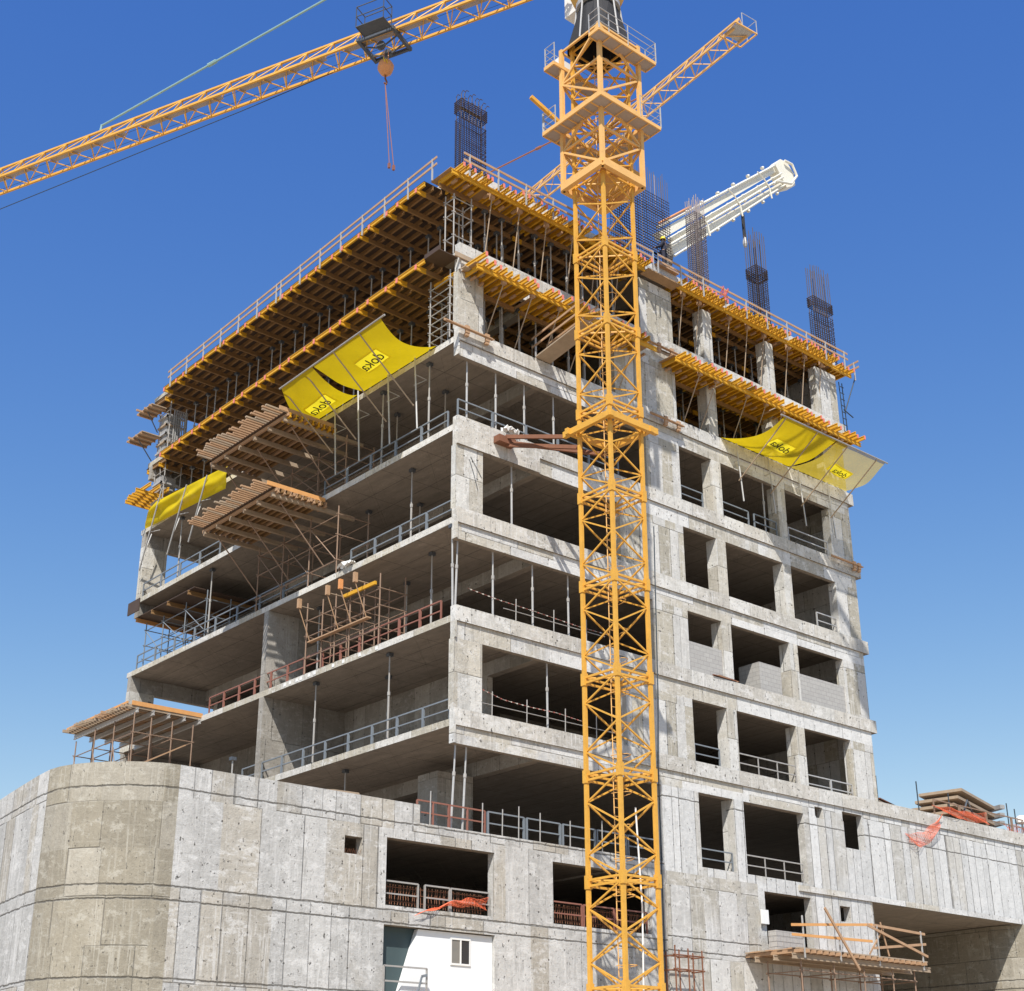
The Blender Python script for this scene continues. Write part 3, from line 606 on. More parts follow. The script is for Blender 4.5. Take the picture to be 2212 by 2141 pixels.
# ---------------------------------------------------------------- scaffolds and timber landing decks
def scaffold(xs, ys, z0, z1, lifts, label, m='scaf', brace=True, name='scaffold_tower', r=0.024):
    t = thing(name, label, 'scaffold', (xs[0], ys[0], z0))
    for x in xs:
        for y in ys: MB().tube((x, y, z0), (x, y, z1+rnd.uniform(-.15, .1)), r+0.006).build('standard', m, t)
    for z in lifts:
        for x in xs: MB().tube((x, ys[0]-0.1, z), (x, ys[-1]+0.1, z), r).build('ledger', m, t)
        for y in ys: MB().tube((xs[0]-0.1, y, z+0.03), (xs[-1]+0.1, y, z+0.03), r).build('transom', m, t)
    if brace and len(ys) > 1:
        for a, b in zip(ys, ys[1:]): MB().tube((xs[0]-0.04, a, lifts[0]), (xs[0]-0.04, b, lifts[-1]), r*0.9).build('brace', m, t)
    return t
def deck(x0, x1, y0, y1, z, label, bearers=5, joists=24, edge='wood', bm='wood_grey', jm='wood_grey', over=0.0):
    t = thing('timber_deck', label, 'timber deck', (x0, y0, z))
    MB().box(x0+0.25, x1, y0+0.05, y1-0.05, z, z+0.03).build('plank_floor', 'ply', t)
    for i in range(joists):
        y = y0+0.08+i*(y1-y0-0.16)/(joists-1); e = rnd.uniform(-0.35, 0.15)
        MB().bar((x0+e, y, z-0.075), (x1, y+rnd.uniform(-.03, .03), z-0.075), 0.1, 0.13).build('joist', jm if rnd.random() < .6 else 'wood', t)
    for i in range(bearers):
        x = x0+0.45+i*(x1-x0-0.6)/(bearers-1); MB().ibeam((x, y0-0.12, z-0.245), (x, y1+0.12, z-0.245)).build('bearer', bm, t)
    MB().box(x0+0.2, x1, y0-0.02, y0+0.025, z-0.03, z+0.16).box(x0-0.02, x0+0.03, y0, y1, z-0.0, z+0.1).build('edge_board', edge, t)
    return t
# the two landing decks on the left face: joists run outwards, bearers sit across the cantilever beams
def landing(x0, x1, y0, y1, z, label, yb, eb='orangewood'):
    t = thing('landing_deck', label, 'timber deck', (x0, y0, z))
    MB().box(x0+0.7, x1, y0+0.05, y1-0.05, z, z+0.03).build('plank_floor', 'ply', t)
    n = 9
    for i in range(n):
        x = x0+0.85+i*(x1-x0-1.0)/(n-1); MB().bar((x, y0-0.1, z-0.08), (x, y1+0.1, z-0.08), 0.09, 0.14).build('joist', 'beam_dim' if i % 3 else 'wood', t)
    k = 30
    for i in range(k):
        y = y0+0.1+i*(y1-y0-0.2)/(k-1); e = rnd.uniform(-0.3, 0.15)
        MB().bar((x0+e, y, z+0.08), (x0+1.0, y+rnd.uniform(-.04, .04), z+0.08), 0.1, 0.07).build('edge_joist', 'wood' if rnd.random() < .7 else 'wood_grey', t)
    for i in range(6):
        y = y0+0.15+i*(y1-y0-0.3)/5; MB().bar((x0+0.75, y, z-0.25), (x1+1.6, y, z-0.25), 0.13, 0.18).build('bearer', 'wood_grey', t)
    MB().box(x0+0.4, x1, y0-0.06, y0-0.01, z+0.02, z+0.2).build('edge_board', eb, t)
    for i in range(9): 
        x = x0+0.9+i*(x1-x0-0.9)/8; MB().ibeam((x, y0-0.16, z-0.13), (x, y0+0.5, z-0.13)).build('beam_end', 'beam' if yb else 'wood', t)
    for y in (y0+0.4, (y0+y1)/2, y1-0.4): MB().tube((x0+1.3, y, z-0.35), (0.3, y, z-2.6), 0.03).build('raking_strut', 'scaf', t)
    return t
landing(-3.15, -0.02, 8.4, 14.6, 28.75, 'upper timber landing deck jutting from the left face below the yellow nets', True, 'wood')
landing(-3.25, -0.05, 8.8, 14.6, 25.45, 'lower timber landing deck jutting from the left face', False)
scaffold((0.0, 1.5), (7.77, 9.83, 11.9, 13.9), 22.05, 25.1, (22.6, 23.7, 24.6), 'brown scaffold tower under the lower landing deck on the third raised floor')
scaffold((0.4, 1.8), (8.0, 10.1, 12.2, 14.2), 25.85, 28.35, (26.5, 27.4, 28.1), 'brown scaffold tower under the upper landing deck on the fourth raised floor')
t = scaffold((0.0, 1.2), (4.67, 5.72, 6.66, 7.67, 8.6, 9.74), 18.25, 21.2, (18.9, 19.8, 20.5), 'brown scaffold tower on the second raised floor with bracket blocks', brace=False)
for i, y in enumerate((5.5, 6.5, 7.4, 9.44)):
    a = MB().box(-0.68, -0.52, y-0.06, y+0.06, 20.85, 21.25).build('bracket_block', 'wood' if i != 1 else 'hookorange', t)
    MB().tube((-0.6, y, 20.95), (0.1, y, 20.95), 0.022).build('bracket_arm', 'wood_grey', t); MB().tube((-0.6, y, 20.85), (0.0, y, 19.5), 0.022).build('bracket_strut', 'wood', t)
MB().bar((-0.12, 4.8, 20.75), (-0.15, 6.9, 20.75), 0.09, 0.14).build('yellow_beam', 'beam', t); MB().bar((-0.1, 5.2, 19.45), (-0.12, 9.3, 19.45), 0.2, 0.05).build('plank', 'wood', t)
t = scaffold((-3.3, -2.5, -1.5, -0.5), (17.75, 19.6, 21.5, 23.4), 10.6, 17.75, (12.2, 13.9, 15.6, 16.9), 'tall brown scaffold standing on the podium under the far timber deck')
MB().bar((-3.4, 17.5, 15.3), (-0.9, 17.6, 16.7), 0.12, 0.05).build('leaning_plank', 'wood', t)
deck(-3.55, 0.05, 18.0, 24.0, 18.2, 'far timber deck on scaffolding beside the left face, at the second raised floor', edge='orangewood', bm='steel')
t = scaffold((0.35, 1.6, 2.9), (19.0, 21.0, 23.2, 25.0), 22.05, 24.5, (22.6, 23.3, 24.1), 'blue-grey scaffold tower at the far end of the third raised floor', 'railblue')
for y in (20.0, 22.0, 23.6, 25.2): MB().ibeam((-0.15, y, 24.62), (3.8, y, 24.62)).build('beam', 'orangewood' if y > 24 else 'beam_dim', t)
MB().box(-0.1, 3.6, 19.5, 25.3, 24.74, 24.78).box(-0.45, -0.4, 24.4, 25.6, 24.85, 25.5).build('shutter', 'ply', t)
scaffold((-0.1, 0.8), (0.45, 1.7), 29.65, 32.7, (29.9, 30.3, 30.7, 31.1, 31.5, 31.9, 32.3), 'ladder-like scaffold tower in the near corner under the lower deck', 'propsteel', False)
scaffold((0.0, 0.9), (0.4, 0.95), 33.45, 36.4, (34.3, 35.4, 36.1), 'slim scaffold tower at the near corner under the top deck', 'propsteel', False)
t = scaffold((0.2, 1.1), (24.3, 25.4), 29.65, 36.5, (30.2, 31, 31.8, 32.6, 33.6, 34.4, 35.3, 36.1), 'grey scaffold tower wrapped round the far corner column', 'propsteel')
t = thing('column_shutter', 'grey shutter panels clamped round the far corner column below the top deck', 'formwork', (0.2, 24.6, 29.65))
for z0, z1 in ((29.66, 32.4), (33.46, 36.0)):
    MB().box(0.2, 1.0, 24.6, 25.3, z0, z1).build('shutter_panel', 'panel', t)
    for i in range(5):
        z = z0+0.3+i*0.5; MB().box(0.08, 1.15, 24.5, 24.6, z, z+0.09).box(0.1, 0.2, 24.5, 25.45, z, z+0.09).build('waler', 'wood_grey' if i % 2 else 'steel', t)
for i in range(7): MB().bar((0.5+i*.12, 24.4, 33.45), (0.5+i*.12, 24.42, 36.2), 0.05).build('soldier', 'steel', t)
def platform(x0, x1, y0, y1, z, label):
    t = thing('bracket_platform', label, 'platform', (x0, y0, z))
    MB().box(x0, x1, y0, y1, z, z+0.05).build('boards', 'wood_grey', t)
    for i in range(4):
        y = y0+0.1+i*(y1-y0-.2)/3; MB().bar((x0-0.35*rnd.random(), y, z-0.06), (x1, y, z-0.06), 0.08, 0.1).build('joist', 'wood', t)
    MB().tube((x0+0.2, (y0+y1)/2, z-0.1), (x1, (y0+y1)/2, z-1.1), 0.03).build('bracket', 'darkmetal', t)
platform(-0.75, 0.1, 24.6, 26.2, 36.2, 'small board platform at the far left corner, just under the top deck')
platform(-0.95, 0.1, 25.0, 26.6, 34.7, 'small board platform at the far left corner, second below the top deck')
t = thing('beam_pile', 'yellow beams jutting out at the far left corner beside the bright net', 'beams', (-1.2, 25.2, 31.0))
for i in range(6): MB().ibeam((-1.15+0.3*rnd.random(), 24.6+i*0.3, 31.2-0.02*i), (1.2, 24.6+i*0.3, 31.2-0.02*i)).build('beam', 'beam', t)
for i in range(4): MB().ibeam((-0.7+i*0.5, 23.9, 31.41), (-0.7+i*0.5, 26.4, 31.41)).build('cross_beam', 'beam', t)

# ---------------------------------------------------------------- debris nets
def text_mesh(body, size, name, m, parent, mat4):
    cu = bpy.data.curves.new(name, 'FONT'); cu.body = body; cu.size = size; cu.extrude = 0.004; cu.align_x = 'CENTER'; cu.align_y = 'CENTER'
    tmp = bpy.data.objects.new(name+'_tmp', cu); C.objects.link(tmp)
    me = bpy.data.meshes.new_from_object(tmp.evaluated_get(bpy.context.evaluated_depsgraph_get())); bpy.data.objects.remove(tmp)
    org = ORG[parent.name]; me.transform(mat4); me.transform(Matrix.Translation(-org)); me.materials.clear(); me.materials.append(M[m])
    o = bpy.data.objects.new(name, me); C.objects.link(o); o.parent = parent; ORG[o.name] = org; return o
def net(a, b, c, d, sag, label, m, logo=None, name='debris_net', wr=0.06, group='yellow debris nets', belly=0.0):
    """sheet from outer edge a-b to inner edge d-c, sagging between"""
    a, b, c, d = map(V, (a, b, c, d)); nu, nv = 40, 28; nrm = (b-a).cross(d-a).normalized(); nrm = nrm if nrm.z < 0 else -nrm
    def P(u, v):
        q = a.lerp(b, u).lerp(d.lerp(c, u), v)
        side = belly*(math.sin(math.pi*v))*(u-0.5)*2
        q = q-(b-a).normalized()*side
        return q+nrm*(sag*math.sin(math.pi*v)**0.9+wr*math.sin(math.pi*v)*(math.sin(11*u+3*v)*0.5+math.sin(23*u-6*v)*0.22+math.sin(7*v+5*u)*0.5))
    t = thing(name, label, 'net', a, group); s = MB()
    inside = lambda i, j: logo and abs((i+.5)/nu-logo[0])*(b-a).length < logo[2]*0.5-0.06 and abs((j+.5)/nv-logo[1])*(d-a).length < logo[3]*0.5-0.06
    s.add([P(i/nu, j/nv) for i in range(nu+1) for j in range(nv+1)], [(i*(nv+1)+j, (i+1)*(nv+1)+j, (i+1)*(nv+1)+j+1, i*(nv+1)+j+1) for i in range(nu) for j in range(nv) if not inside(i, j)])
    s.build('sheet', m, t, True)
    if logo:
        u, v, wd, ht, flip = logo; o = P(u, v); e1 = (P(u+.05, v)-P(u-.05, v)).normalized(); n3 = (e1.cross(P(u, v+.05)-P(u, v-.05))).normalized()
        if n3.z > 0: n3 = -n3
        e2 = n3.cross(e1).normalized(); pv = MB(); k = 9
        def Q(x, y, off):
            du, dv = x*wd/(b-a).length, y*ht/(d-a).length; return P(u+du, v+dv)+nrm*off
        pv.add([Q(-.5+i/k, -.5+j/k, 0.02) for i in range(k+1) for j in range(k+1)], [(i*(k+1)+j, (i+1)*(k+1)+j, (i+1)*(k+1)+j+1, i*(k+1)+j+1) for i in range(k) for j in range(k)])
        pv.build('logo_patch', 'patch', t)
        m4 = Matrix((e1*flip, -e2*flip, n3)).transposed().to_4x4(); m4.translation = o+nrm*0.055
        text_mesh('doka', ht*0.78, 'logo_text', 'letters', t, m4)
    return t
OX = -2.8
net((OX, 1.25, 29.78), (OX, 5.9, 29.72), (0.0, 6.3, 29.7), (0.0, 1.4, 29.7), 0.35, 'large yellow debris net fanned out beside the near corner, bearing a printed patch', 'net', (0.46, 0.45, 1.6, 0.85, 1), belly=0.25)
net((OX, 5.95, 29.7), (OX, 8.2, 29.62), (0.0, 9.6, 29.72), (0.0, 6.7, 29.72), 0.55, 'smaller yellow debris net slumping next to the upper landing deck', 'net', (0.5, 0.55, 1.25, 0.85, 1), belly=-0.25)
tag(MB().tube((OX, 1.0, 29.83), (OX, 8.35, 29.68), 0.04).build('net_tube', 'propsteel'), 'long steel tube carrying the outer edge of the left yellow nets', 'tube')
def outrigger(p_in, top_out, z_low, label):
    x, y, z = p_in; t = thing('net_outrigger', label, 'outrigger', p_in, 'net outriggers')
    low = V((x, y, z_low)); MB().tube((x, y, z+0.15), low+V((0.12, -0.1, -1.0)), 0.035).build('hanger_pole', 'steel', t)
    MB().tube(low, top_out, 0.03).build('raking_arm', 'wood_grey', t)
    q = V((x, y, z-1.2)); inward = (V((x, y, 0))-V((top_out[0], top_out[1], 0))).normalized()
    MB().tube(q, q+inward*0.6+V((0, 0, 0.45)), 0.02).build('kicker', 'steel', t); MB().tube(q+V((0, 0, 0.5)), q+inward*0.6+V((0, 0, 0.45)), 0.02).build('kicker', 'steel', t)
for i, y in enumerate((2.6, 4.4, 6.5, 8.2)): outrigger((-0.15, y, 29.6), (OX, y+0.05, 29.74), 27.5, 'steel outrigger pole under the left yellow nets, %s from the near corner' % ORD[i])
net((15.9, -3.0, 30.16), (19.6, -3.0, 30.16), (19.8, -0.02, 30.02), (15.1, -0.02, 30.02), 0.35, 'left yellow debris net on the street face right of the mast, with printed patch', 'net', (0.45, 0.5, 1.4, 0.75, -1), belly=0.2)
net((19.65, -3.0, 30.16), (23.3, -3.0, 30.17), (24.2, -0.02, 30.02), (19.85, -0.02, 30.02), 0.3, 'thin faded yellow debris net on the street face near the right corner', 'net_dull', (0.5, 0.5, 1.3, 0.6, -1), wr=0.1)
tag(MB().tube((15.7, -3.0, 30.2), (23.5, -3.0, 30.22), 0.04).build('net_tube', 'propsteel'), 'steel tube carrying the outer edge of the street side yellow nets', 'tube')
for i, x in enumerate((16.0, 18.2, 20.4, 22.6)): outrigger((x, -0.15, 29.8), (x+0.05, -3.0, 30.15), 28.1, 'steel outrigger pole under the street side nets, %s from the left' % ORD[i])
# far bright net hanging near the far left corner
net((-0.3, 23.9, 30.55), (-0.35, 16.0, 29.9), (-0.12, 17.2, 29.0), (-0.1, 25.3, 29.55), 0.15, 'bright yellow net bunched along the slab edge at the far left corner', 'net_bright', None, wr=0.16)
for i, (yb, yt, zt) in enumerate(((25.2, 23.0, 30.9), (22.3, 20.4, 30.2), (20.2, 18.4, 30.0))):
    t = thing('pale_pole', 'pale leaning pole holding the far bright net, %s from the far corner' % ORD[i], 'pole', (-0.25, yb, 27.2), 'pale poles at the far net')
    MB().tube((-0.25, yb, 27.2), (-0.5, yt, zt), 0.04).build('pole', 'steel', t); MB().tube((-0.25, yb-0.5, 28.2), (0.0, yb-0.5, 29.1), 0.03).build('clamp_arm', 'steel', t); MB().tube((-0.25, yb-1.0, 29.0), (-0.05, yb-1.5, 29.0), 0.02).build('clamp_arm', 'steel', t)
net((25.0, 3.5, 30.3), (26.6, 2.0, 29.4), (24.85, 1.0, 29.9), (24.85, 5.0, 29.9), 0.2, 'yellow debris net tip poking out beyond the right wall', 'net', None, wr=0.05)

# ---------------------------------------------------------------- near tower crane
def mx(z): return 3.86+0.0068*z
MY = -4.0; HS = 0.80
crane = thing('tower_crane', 'tall yellow lattice tower crane standing in front of the building with its jib reaching left', 'crane', (mx(0), MY, 0))
def P4(sx, sy, z, h=HS): return V((mx(z)+sx*h, MY+sy*h, z))
def mast_section(z0, z1):
    s = MB(); L = z1-z0
    for sx in (-1, 1):
        for sy in (-1, 1): s.bar(P4(sx, sy, z0), P4(sx, sy, z1), 0.125, 0.125, (1, 0, 0))
    for (ax, ay), (bx, by) in (((-1, -1), (-1, 1)), ((-1, -1), (1, -1)), ((1, 1), (-1, 1)), ((1, 1), (1, -1))):
        zz = [0.02, 0.25, 0.5, 0.75, 0.98]
        for i in range(4):
            p = (ax, ay) if i % 2 == 0 else (bx, by); q = (bx, by) if i % 2 == 0 else (ax, ay)
            s.bar(P4(*p, z0+L*zz[i]), P4(*q, z0+L*zz[i+1]), 0.052, 0.052)
        for dz in (0.07, -0.12): s.bar(P4(ax, ay, (z0 if dz > 0 else z1)+dz), P4(bx, by, (z0 if dz > 0 else z1)+dz), 0.06, 0.075)
    s.bar(P4(-1, 1, z0+0.06), P4(1, -1, z0+0.06), 0.05)
    for sx in (-1, 1):
        for sy in (-1, 1):
            c = P4(sx, sy, z1); s.box(c.x-0.092, c.x+0.092, c.y-0.092, c.y+0.092, z1-0.22, z1+0.22)
    o = s.build('mast_section', 'crane', crane)
    l = MB(); a = V((mx(z0)+0.35, MY+0.55, 0))
    for dx in (0, 0.4): l.tube(V((a.x+dx-0.2, a.y-0.1, z0)), V((a.x+dx-0.2, a.y-0.1, z1)), 0.02, 5)
    z = z0+0.15
    while z < z1: l.tube((a.x-0.2, a.y-0.1, z), (a.x+0.2, a.y-0.1, z), 0.014, 4); z += 0.3
    for z in (z0+0.8, z0+1.9, z0+3.0): l.path([(a.x-0.25+0.3*(1-math.cos(q))-.05, a.y-0.1-0.6*math.sin(q), z) for q in [i*math.pi/5 for i in range(6)]], 0.014, 4)
    l.build('ladder', 'crane_old', o)
zs = [-0.15, 2.0, 5.35, 8.75, 12.25]+[15.65+3.43*i for i in range(9)]
for a, b in zip(zs, zs[1:]): mast_section(a, b)
# tie collar
s = MB(); z = 25.22
s.bar((mx(z)-1.15, MY-1.04, z), (mx(z)+1.4, MY-1.04, z), 0.16, 0.24); s.bar((mx(z)-1.25, MY+1.04, z), (mx(z)+1.25, MY+1.04, z), 0.16, 0.24)
s.bar((mx(z)-1.04, MY-1.15, z-0.001), (mx(z)-1.04, MY+1.38, z-0.001), 0.16, 0.235); s.bar((mx(z)+1.04, MY-1.15, z-0.001), (mx(z)+1.04, MY+1.3, z-0.001), 0.16, 0.235)
s.build('tie_collar', 'crane', crane)
# climbing frame
s = MB(); HF = 1.12; z0, z1 = 36.15, 43.1
for sx in (-1, 1):
    for sy in (-1, 1): s.bar(P4(sx, sy, z0, HF), P4(sx, sy, z1, HF), 0.16, 0.16, (1, 0, 0))
lv = [36.2, 37.9, 39.6, 41.3, 43.0]
for (ax, ay), (bx, by) in (((-1, -1), (-1, 1)), ((-1, -1), (1, -1)), ((1, 1), (-1, 1)), ((1, 1), (1, -1))):
    for i, (p, q) in enumerate(zip(lv, lv[1:])):
        s.bar(P4(ax, ay, p if i % 2 == 0 else q, HF), P4(bx, by, q if i % 2 == 0 else p, HF), 0.085)
        s.bar(P4(ax, ay, q, HF), P4(bx, by, q, HF), 0.085)
    s.bar(P4(ax, ay, 36.15, HF+0.03), P4(bx, by, 36.15, HF+0.03), 0.2, 0.34)
s.build('climbing_frame', 'crane_old', crane)
def gallery(z, h, wd, sides, rails):
    c = V((mx(z), MY, z)); s = MB(); e = MB()
    rect = dict(S=(-h, h, -h, -h+wd), N=(-h, h, h-wd, h), W=(-h, -h+wd, -h+wd, h-wd), E=(h-wd, h, -h+wd, h-wd))
    for ki, k in enumerate(sides):
        x0, x1, y0, y1 = rect[k]; s.box(c.x+x0, c.x+x1, c.y+y0, c.y+y1, z+0.005*ki, z+0.04+0.004*ki)
        q = [(x0, y0), (x1, y0), (x1, y1), (x0, y1)]
        for a, b in zip(q, q[1:]+q[:1]): e.bar(c+V((*a, 0.05+0.006*ki)), c+V((*b, 0.05+0.006*ki)), 0.055+0.007*ki, 0.16+0.008*ki)
        L = x1-x0 if k in 'SN' else y1-y0
        for i in range(1, 5):
            f = i/5; a, b = ((x0+L*f, y0), (x0+L*f, y1)) if k in 'SN' else ((x0, y0+L*f), (x1, y0+L*f)); e.bar(c+V((*a, 0.0)), c+V((*b, 0.0)), 0.04, 0.08)
    o = e.build('gallery', 'crane_old', crane); s.build('grating', 'grating', o); r = MB()
    for ri, (p, q) in enumerate(rails):
        jt = V((0.006*ri, -0.007*ri, 0.005*ri)); p, q = V((p[0]*h, p[1]*h, 0))+jt, V((q[0]*h, q[1]*h, 0))+jt; n = max(2, int((q-p).length/1.1)+1)
        for i in range(n): w_ = c+p.lerp(q, i/(n-1)); r.bar(w_+V((0, 0, 0.05)), w_+V((0, 0, 1.1)), 0.035)
        for dz in (0.4, 0.75, 1.1): r.bar(c+p+V((0, 0, dz)), c+q+V((0, 0, dz)), 0.02)
    r.build('gallery_rail', 'steel', o)
gallery(38.78, 1.69, 0.6, 'SWNE', [((-1, 1), (-1, 0.55)), ((-1, 1), (-.5, 1)), ((1, -1), (1, -.5)), ((1, -1), (0.3, -1)), ((1, -.5), (1, 1)), ((-1, 1), (1, 1))])
gallery(42.1, 1.63, 0.58, 'SN', [((-1, -1), (-.65, -1)), ((-1, -1), (-1, -.65)), ((1, -1), (1, -.65)), ((1, -1), (-1, -1)), ((-1, 1), (-1, .65)), ((-1, 1), (1, 1))])
s = MB(); z = 38.2
s.bar((mx(z)-2.5, MY+1.5, 40.2), (mx(z)-1.0, MY+1.4, 39.6), 0.14, 0.16); s.build('monorail_beam', 'crane', crane)
MB().box(mx(z)+0.4, mx(z)+1.9, MY+0.3, MY+1.5, 37.25, 37.35).build('landing_plate', 'crane_old', crane)
for sg in (-1, 1): MB().bar((mx(z)+1.9, MY-0.3*sg, 37.4), (mx(z)-0.5, MY-0.3*sg, 37.4), 0.12, 0.16).build('feed_rail', 'crane', crane)
s = MB(); s.box(mx(38)-1.0, mx(38)+0.2, MY+1.9-0.5, MY+1.9, 42.42, 43.0); s.build('hydraulic_unit', 'frame_white', crane)
# slewing unit, wrapped in dark netting, and the yellow turntable above
s = MB()
vs = [P4(a, b, 43.0, 1.08) for a, b in ((-1, -1), (1, -1), (1, 1), (-1, 1))]; n = 16
ring = [V((mx(45)+0.82*math.cos(6.2832*(i+.5)/n-2.356), MY+0.82*math.sin(6.2832*(i+.5)/n-2.356), 45.1)) for i in range(n)]
base = []
for i in range(n):
    a = (i+.5)/n*4; k = int(a) % 4; base.append(vs[k].lerp(vs[(k+1) % 4], a-int(a)))
s.add(base+ring, [(i, (i+1) % n, n+(i+1) % n, n+i) for i in range(n)]+[tuple(range(n, 2*n))]); s.build('slewing_support', 'black', crane)
MB().cyl((mx(45), MY), 0.95, 0.95, 45.1, 45.35, 24).build('slewing_ring', 'steel', crane)
s = MB()
for a in range(8): s.tube(V((mx(45)+1.13*math.cos(a*.785), MY+1.13*math.sin(a*.785), 43.1)), V((mx(45)+0.9*math.cos(a*.785), MY+0.9*math.sin(a*.785), 45.3)), 0.04)
s.build('support_strut', 'steel', crane)
s = MB(); s.cyl((mx(45), MY), 1.0, 1.35, 45.36, 46.3, 8); s.cyl((mx(45), MY), 1.35, 1.2, 46.31, 47.4, 8); s.build('turntable', 'crane', crane)
# jib
AX = V((mx(47), MY, 47.7)); JD = V((-0.384, 0.923, 0)).normalized(); JN = V((-JD.y, JD.x, 0))
def jib(parent, base, d, t0, t1, hw, hh, m, panel=1.5, per=4, ch=0.10, sheet=True):
    nr = V((-d.y, d.x, 0)); t = t0
    while t < t1-0.1:
        s = MB(); L = panel*per
        for o in (-hw, hw): s.bar(base+d*t+nr*o, base+d*(t+L)+nr*o, ch, ch+0.02)
        s.bar(base+d*t+V((0, 0, hh)), base+d*(t+L)+V((0, 0, hh)), ch)
        T = V((0, 0, hh))
        for i in range(per):
            a, b, c = t+i*panel, t+(i+0.5)*panel, t+(i+1)*panel
            for k, o in enumerate((-hw, hw)):
                s.bar(base+d*a+nr*o, base+d*a+T, 0.05); s.bar(base+d*a+T, base+d*c+nr*o, 0.042)
            s.bar(base+d*a-nr*hw, base+d*b+nr*hw, 0.045); s.bar(base+d*b+nr*hw, base+d*c-nr*hw, 0.045)
        o = s.build('jib_section', m, parent)
        if sheet: 
            w = MB(); w.bar(base+d*(t+0.2)+nr*hw*0.55+V((0, 0, 0.07)), base+d*(t+L-0.9)+nr*hw*0.55+V((0, 0, 0.07)), 0.34, 0.02); w.build('walkway', 'grating', o)
        t += L
jib(crane, AX, JD, 1.5, 49.4, 0.57, 1.1, 'crane')
def tiebar(parent, a, b, m, r, joints=(0.45, 0.75)):
    s = MB(); a, b = V(a), V(b); s.tube(a, b, r)
    for f in joints: q = a.lerp(b, f); s.tube(q-(b-a).normalized()*0.25, q+(b-a).normalized()*0.25, r*1.9)
    s.build('tie_bar', m, parent)
apex = AX+V((0, 0, 6.7))
tiebar(crane, AX+JD*27.7+V((0, 0, 1.45)), apex, 'tie', 0.055, (0.25, 0.7))
tiebar(crane, AX+JD*27.75+V((0, 0, 1.15)), AX+JD*27.7+V((0, 0, 1.5)), 'tie', 0.06, ())
s = MB()
for a, b in ((-0.6, -0.5), (-0.6, 0.5), (0.9, -0.5), (0.9, 0.5)): s.bar(AX+JD*a+JN*b+V((0, 0, -0.4)), apex, 0.13)
s.build('apex_frame', 'crane', crane)
jib(crane, AX, -JD, 1.5, 13, 0.7, 0.9, 'crane', 2.0, 3); MB().bar(AX-JD*11+V((0, 0, -0.8)), AX-JD*13.2+V((0, 0, -0.8)), 1.2, 2.2).build('counterweight', 'column', crane)
c = AX+JD*1.1-JN*1.6; MB().box(c.x-.7, c.x+.7, c.y-.8, c.y+.8, 46.6, 48.6).build('operator_cab', 'frame_white', crane)
# trolley with maintenance cage
s = MB(); T0, T1 = 9.75, 11.6
for tt in (T0, T1): s.bar(AX+JD*tt-JN*0.85+V((0, 0, -0.1)), AX+JD*tt+JN*0.85+V((0, 0, -0.1)), 0.14, 0.18)
for o in (-0.75, 0.75): s.bar(AX+JD*T0+JN*o+V((0, 0, -0.12)), AX+JD*T1+JN*o+V((0, 0, -0.12)), 0.12, 0.16)
for o in (-0.3, 0.3): s.tube(AX+JD*(T0+.9)+JN*(o-.08)+V((0, 0, -0.4)), AX+JD*(T0+.9)+JN*(o+.08)+V((0, 0, -0.4)), 0.22, 12); s.bar(AX+JD*T0+JN*o+V((0, 0, -0.12)), AX+JD*(T0+.9)+JN*o+V((0, 0, -0.55)), 0.06); s.bar(AX+JD*T1+JN*o+V((0, 0, -0.12)), AX+JD*(T0+.9)+JN*o+V((0, 0, -0.55)), 0.06)
tr = s.build('trolley', 'darkmetal', crane)
s = MB(); B0 = AX+JN*0.9+V((0, 0, -0.15)); cs = [B0+JD*T0, B0+JD*(T1-.4), B0+JD*(T1-.4)+JN*0.7, B0+JD*T0+JN*0.7]
for q in cs: s.bar(q, q+V((0, 0, 1.15)), 0.035)
for dz in (0.0, 0.6, 1.15):
    for p, q in zip(cs, cs[1:]+cs[:1]): s.bar(p+V((0, 0, dz)), q+V((0, 0, dz)), 0.035)
s.add([q for q in cs], [(0, 1, 2, 3)]); s.build('maintenance_cage', 'darkmetal', tr)
s = MB()
for o in (-0.35, 0.25): s.tube(AX+JD*1+JN*o+V((0, 0, 0.12)), AX+JD*48+JN*o+V((0, 0, 0.05)), 0.012, 4)
s.build('trolley_rope', 'cable', crane)
HP = AX+JD*10.55
s = MB(); s.lathe((HP.x, HP.y, 46.2), [(0.001, 0.42), (0.16, 0.42), (0.3, 0.3), (0.38, 0.12), (0.37, -0.08), (0.27, -0.28), (0.12, -0.42), (0.001, -0.42)], 8)
for o in (-0.12, 0.12): s.tube(HP+V((o, 0, -0.45)), HP+V((o, 0, -1.2)), 0.02, 4)
hb = s.build('hook_block', 'hookorange', crane)
for dx in (-0.1, 0.05): MB().bar(HP+JN*(-0.0)+V((dx-0.25, -0.30, -1.3)), HP+V((dx-0.20, -0.33, -1.5)), 0.05, 0.03).build('painted_numeral', 'patch', hb)
MB().path([HP+V((0, 0, -1.9)), HP+V((0, 0, -2.1)), HP+V((0.09, 0, -2.25)), HP+V((0.06, 0, -2.4)), HP+V((-0.06, 0, -2.36))], 0.045, 6).build('hook', 'rust', hb)
t = thing('chain_sling', 'slim two-leg chain sling dangling from the crane hook', 'sling', HP+V((0, 0, -2.3)))
for o, e in ((-0.02, -0.14), (0.03, 0.1)): MB().tube(HP+V((0, 0, -2.35)), V((HP.x+0.2+e, HP.y-0.45, 40.7)), 0.02, 5).build('chain', 'railred', t); MB().box(HP.x+0.2+e-.05, HP.x+0.2+e+.05, HP.y-.5, HP.y-.4, 40.45, 40.7).build('chain_hook', 'railred', t)
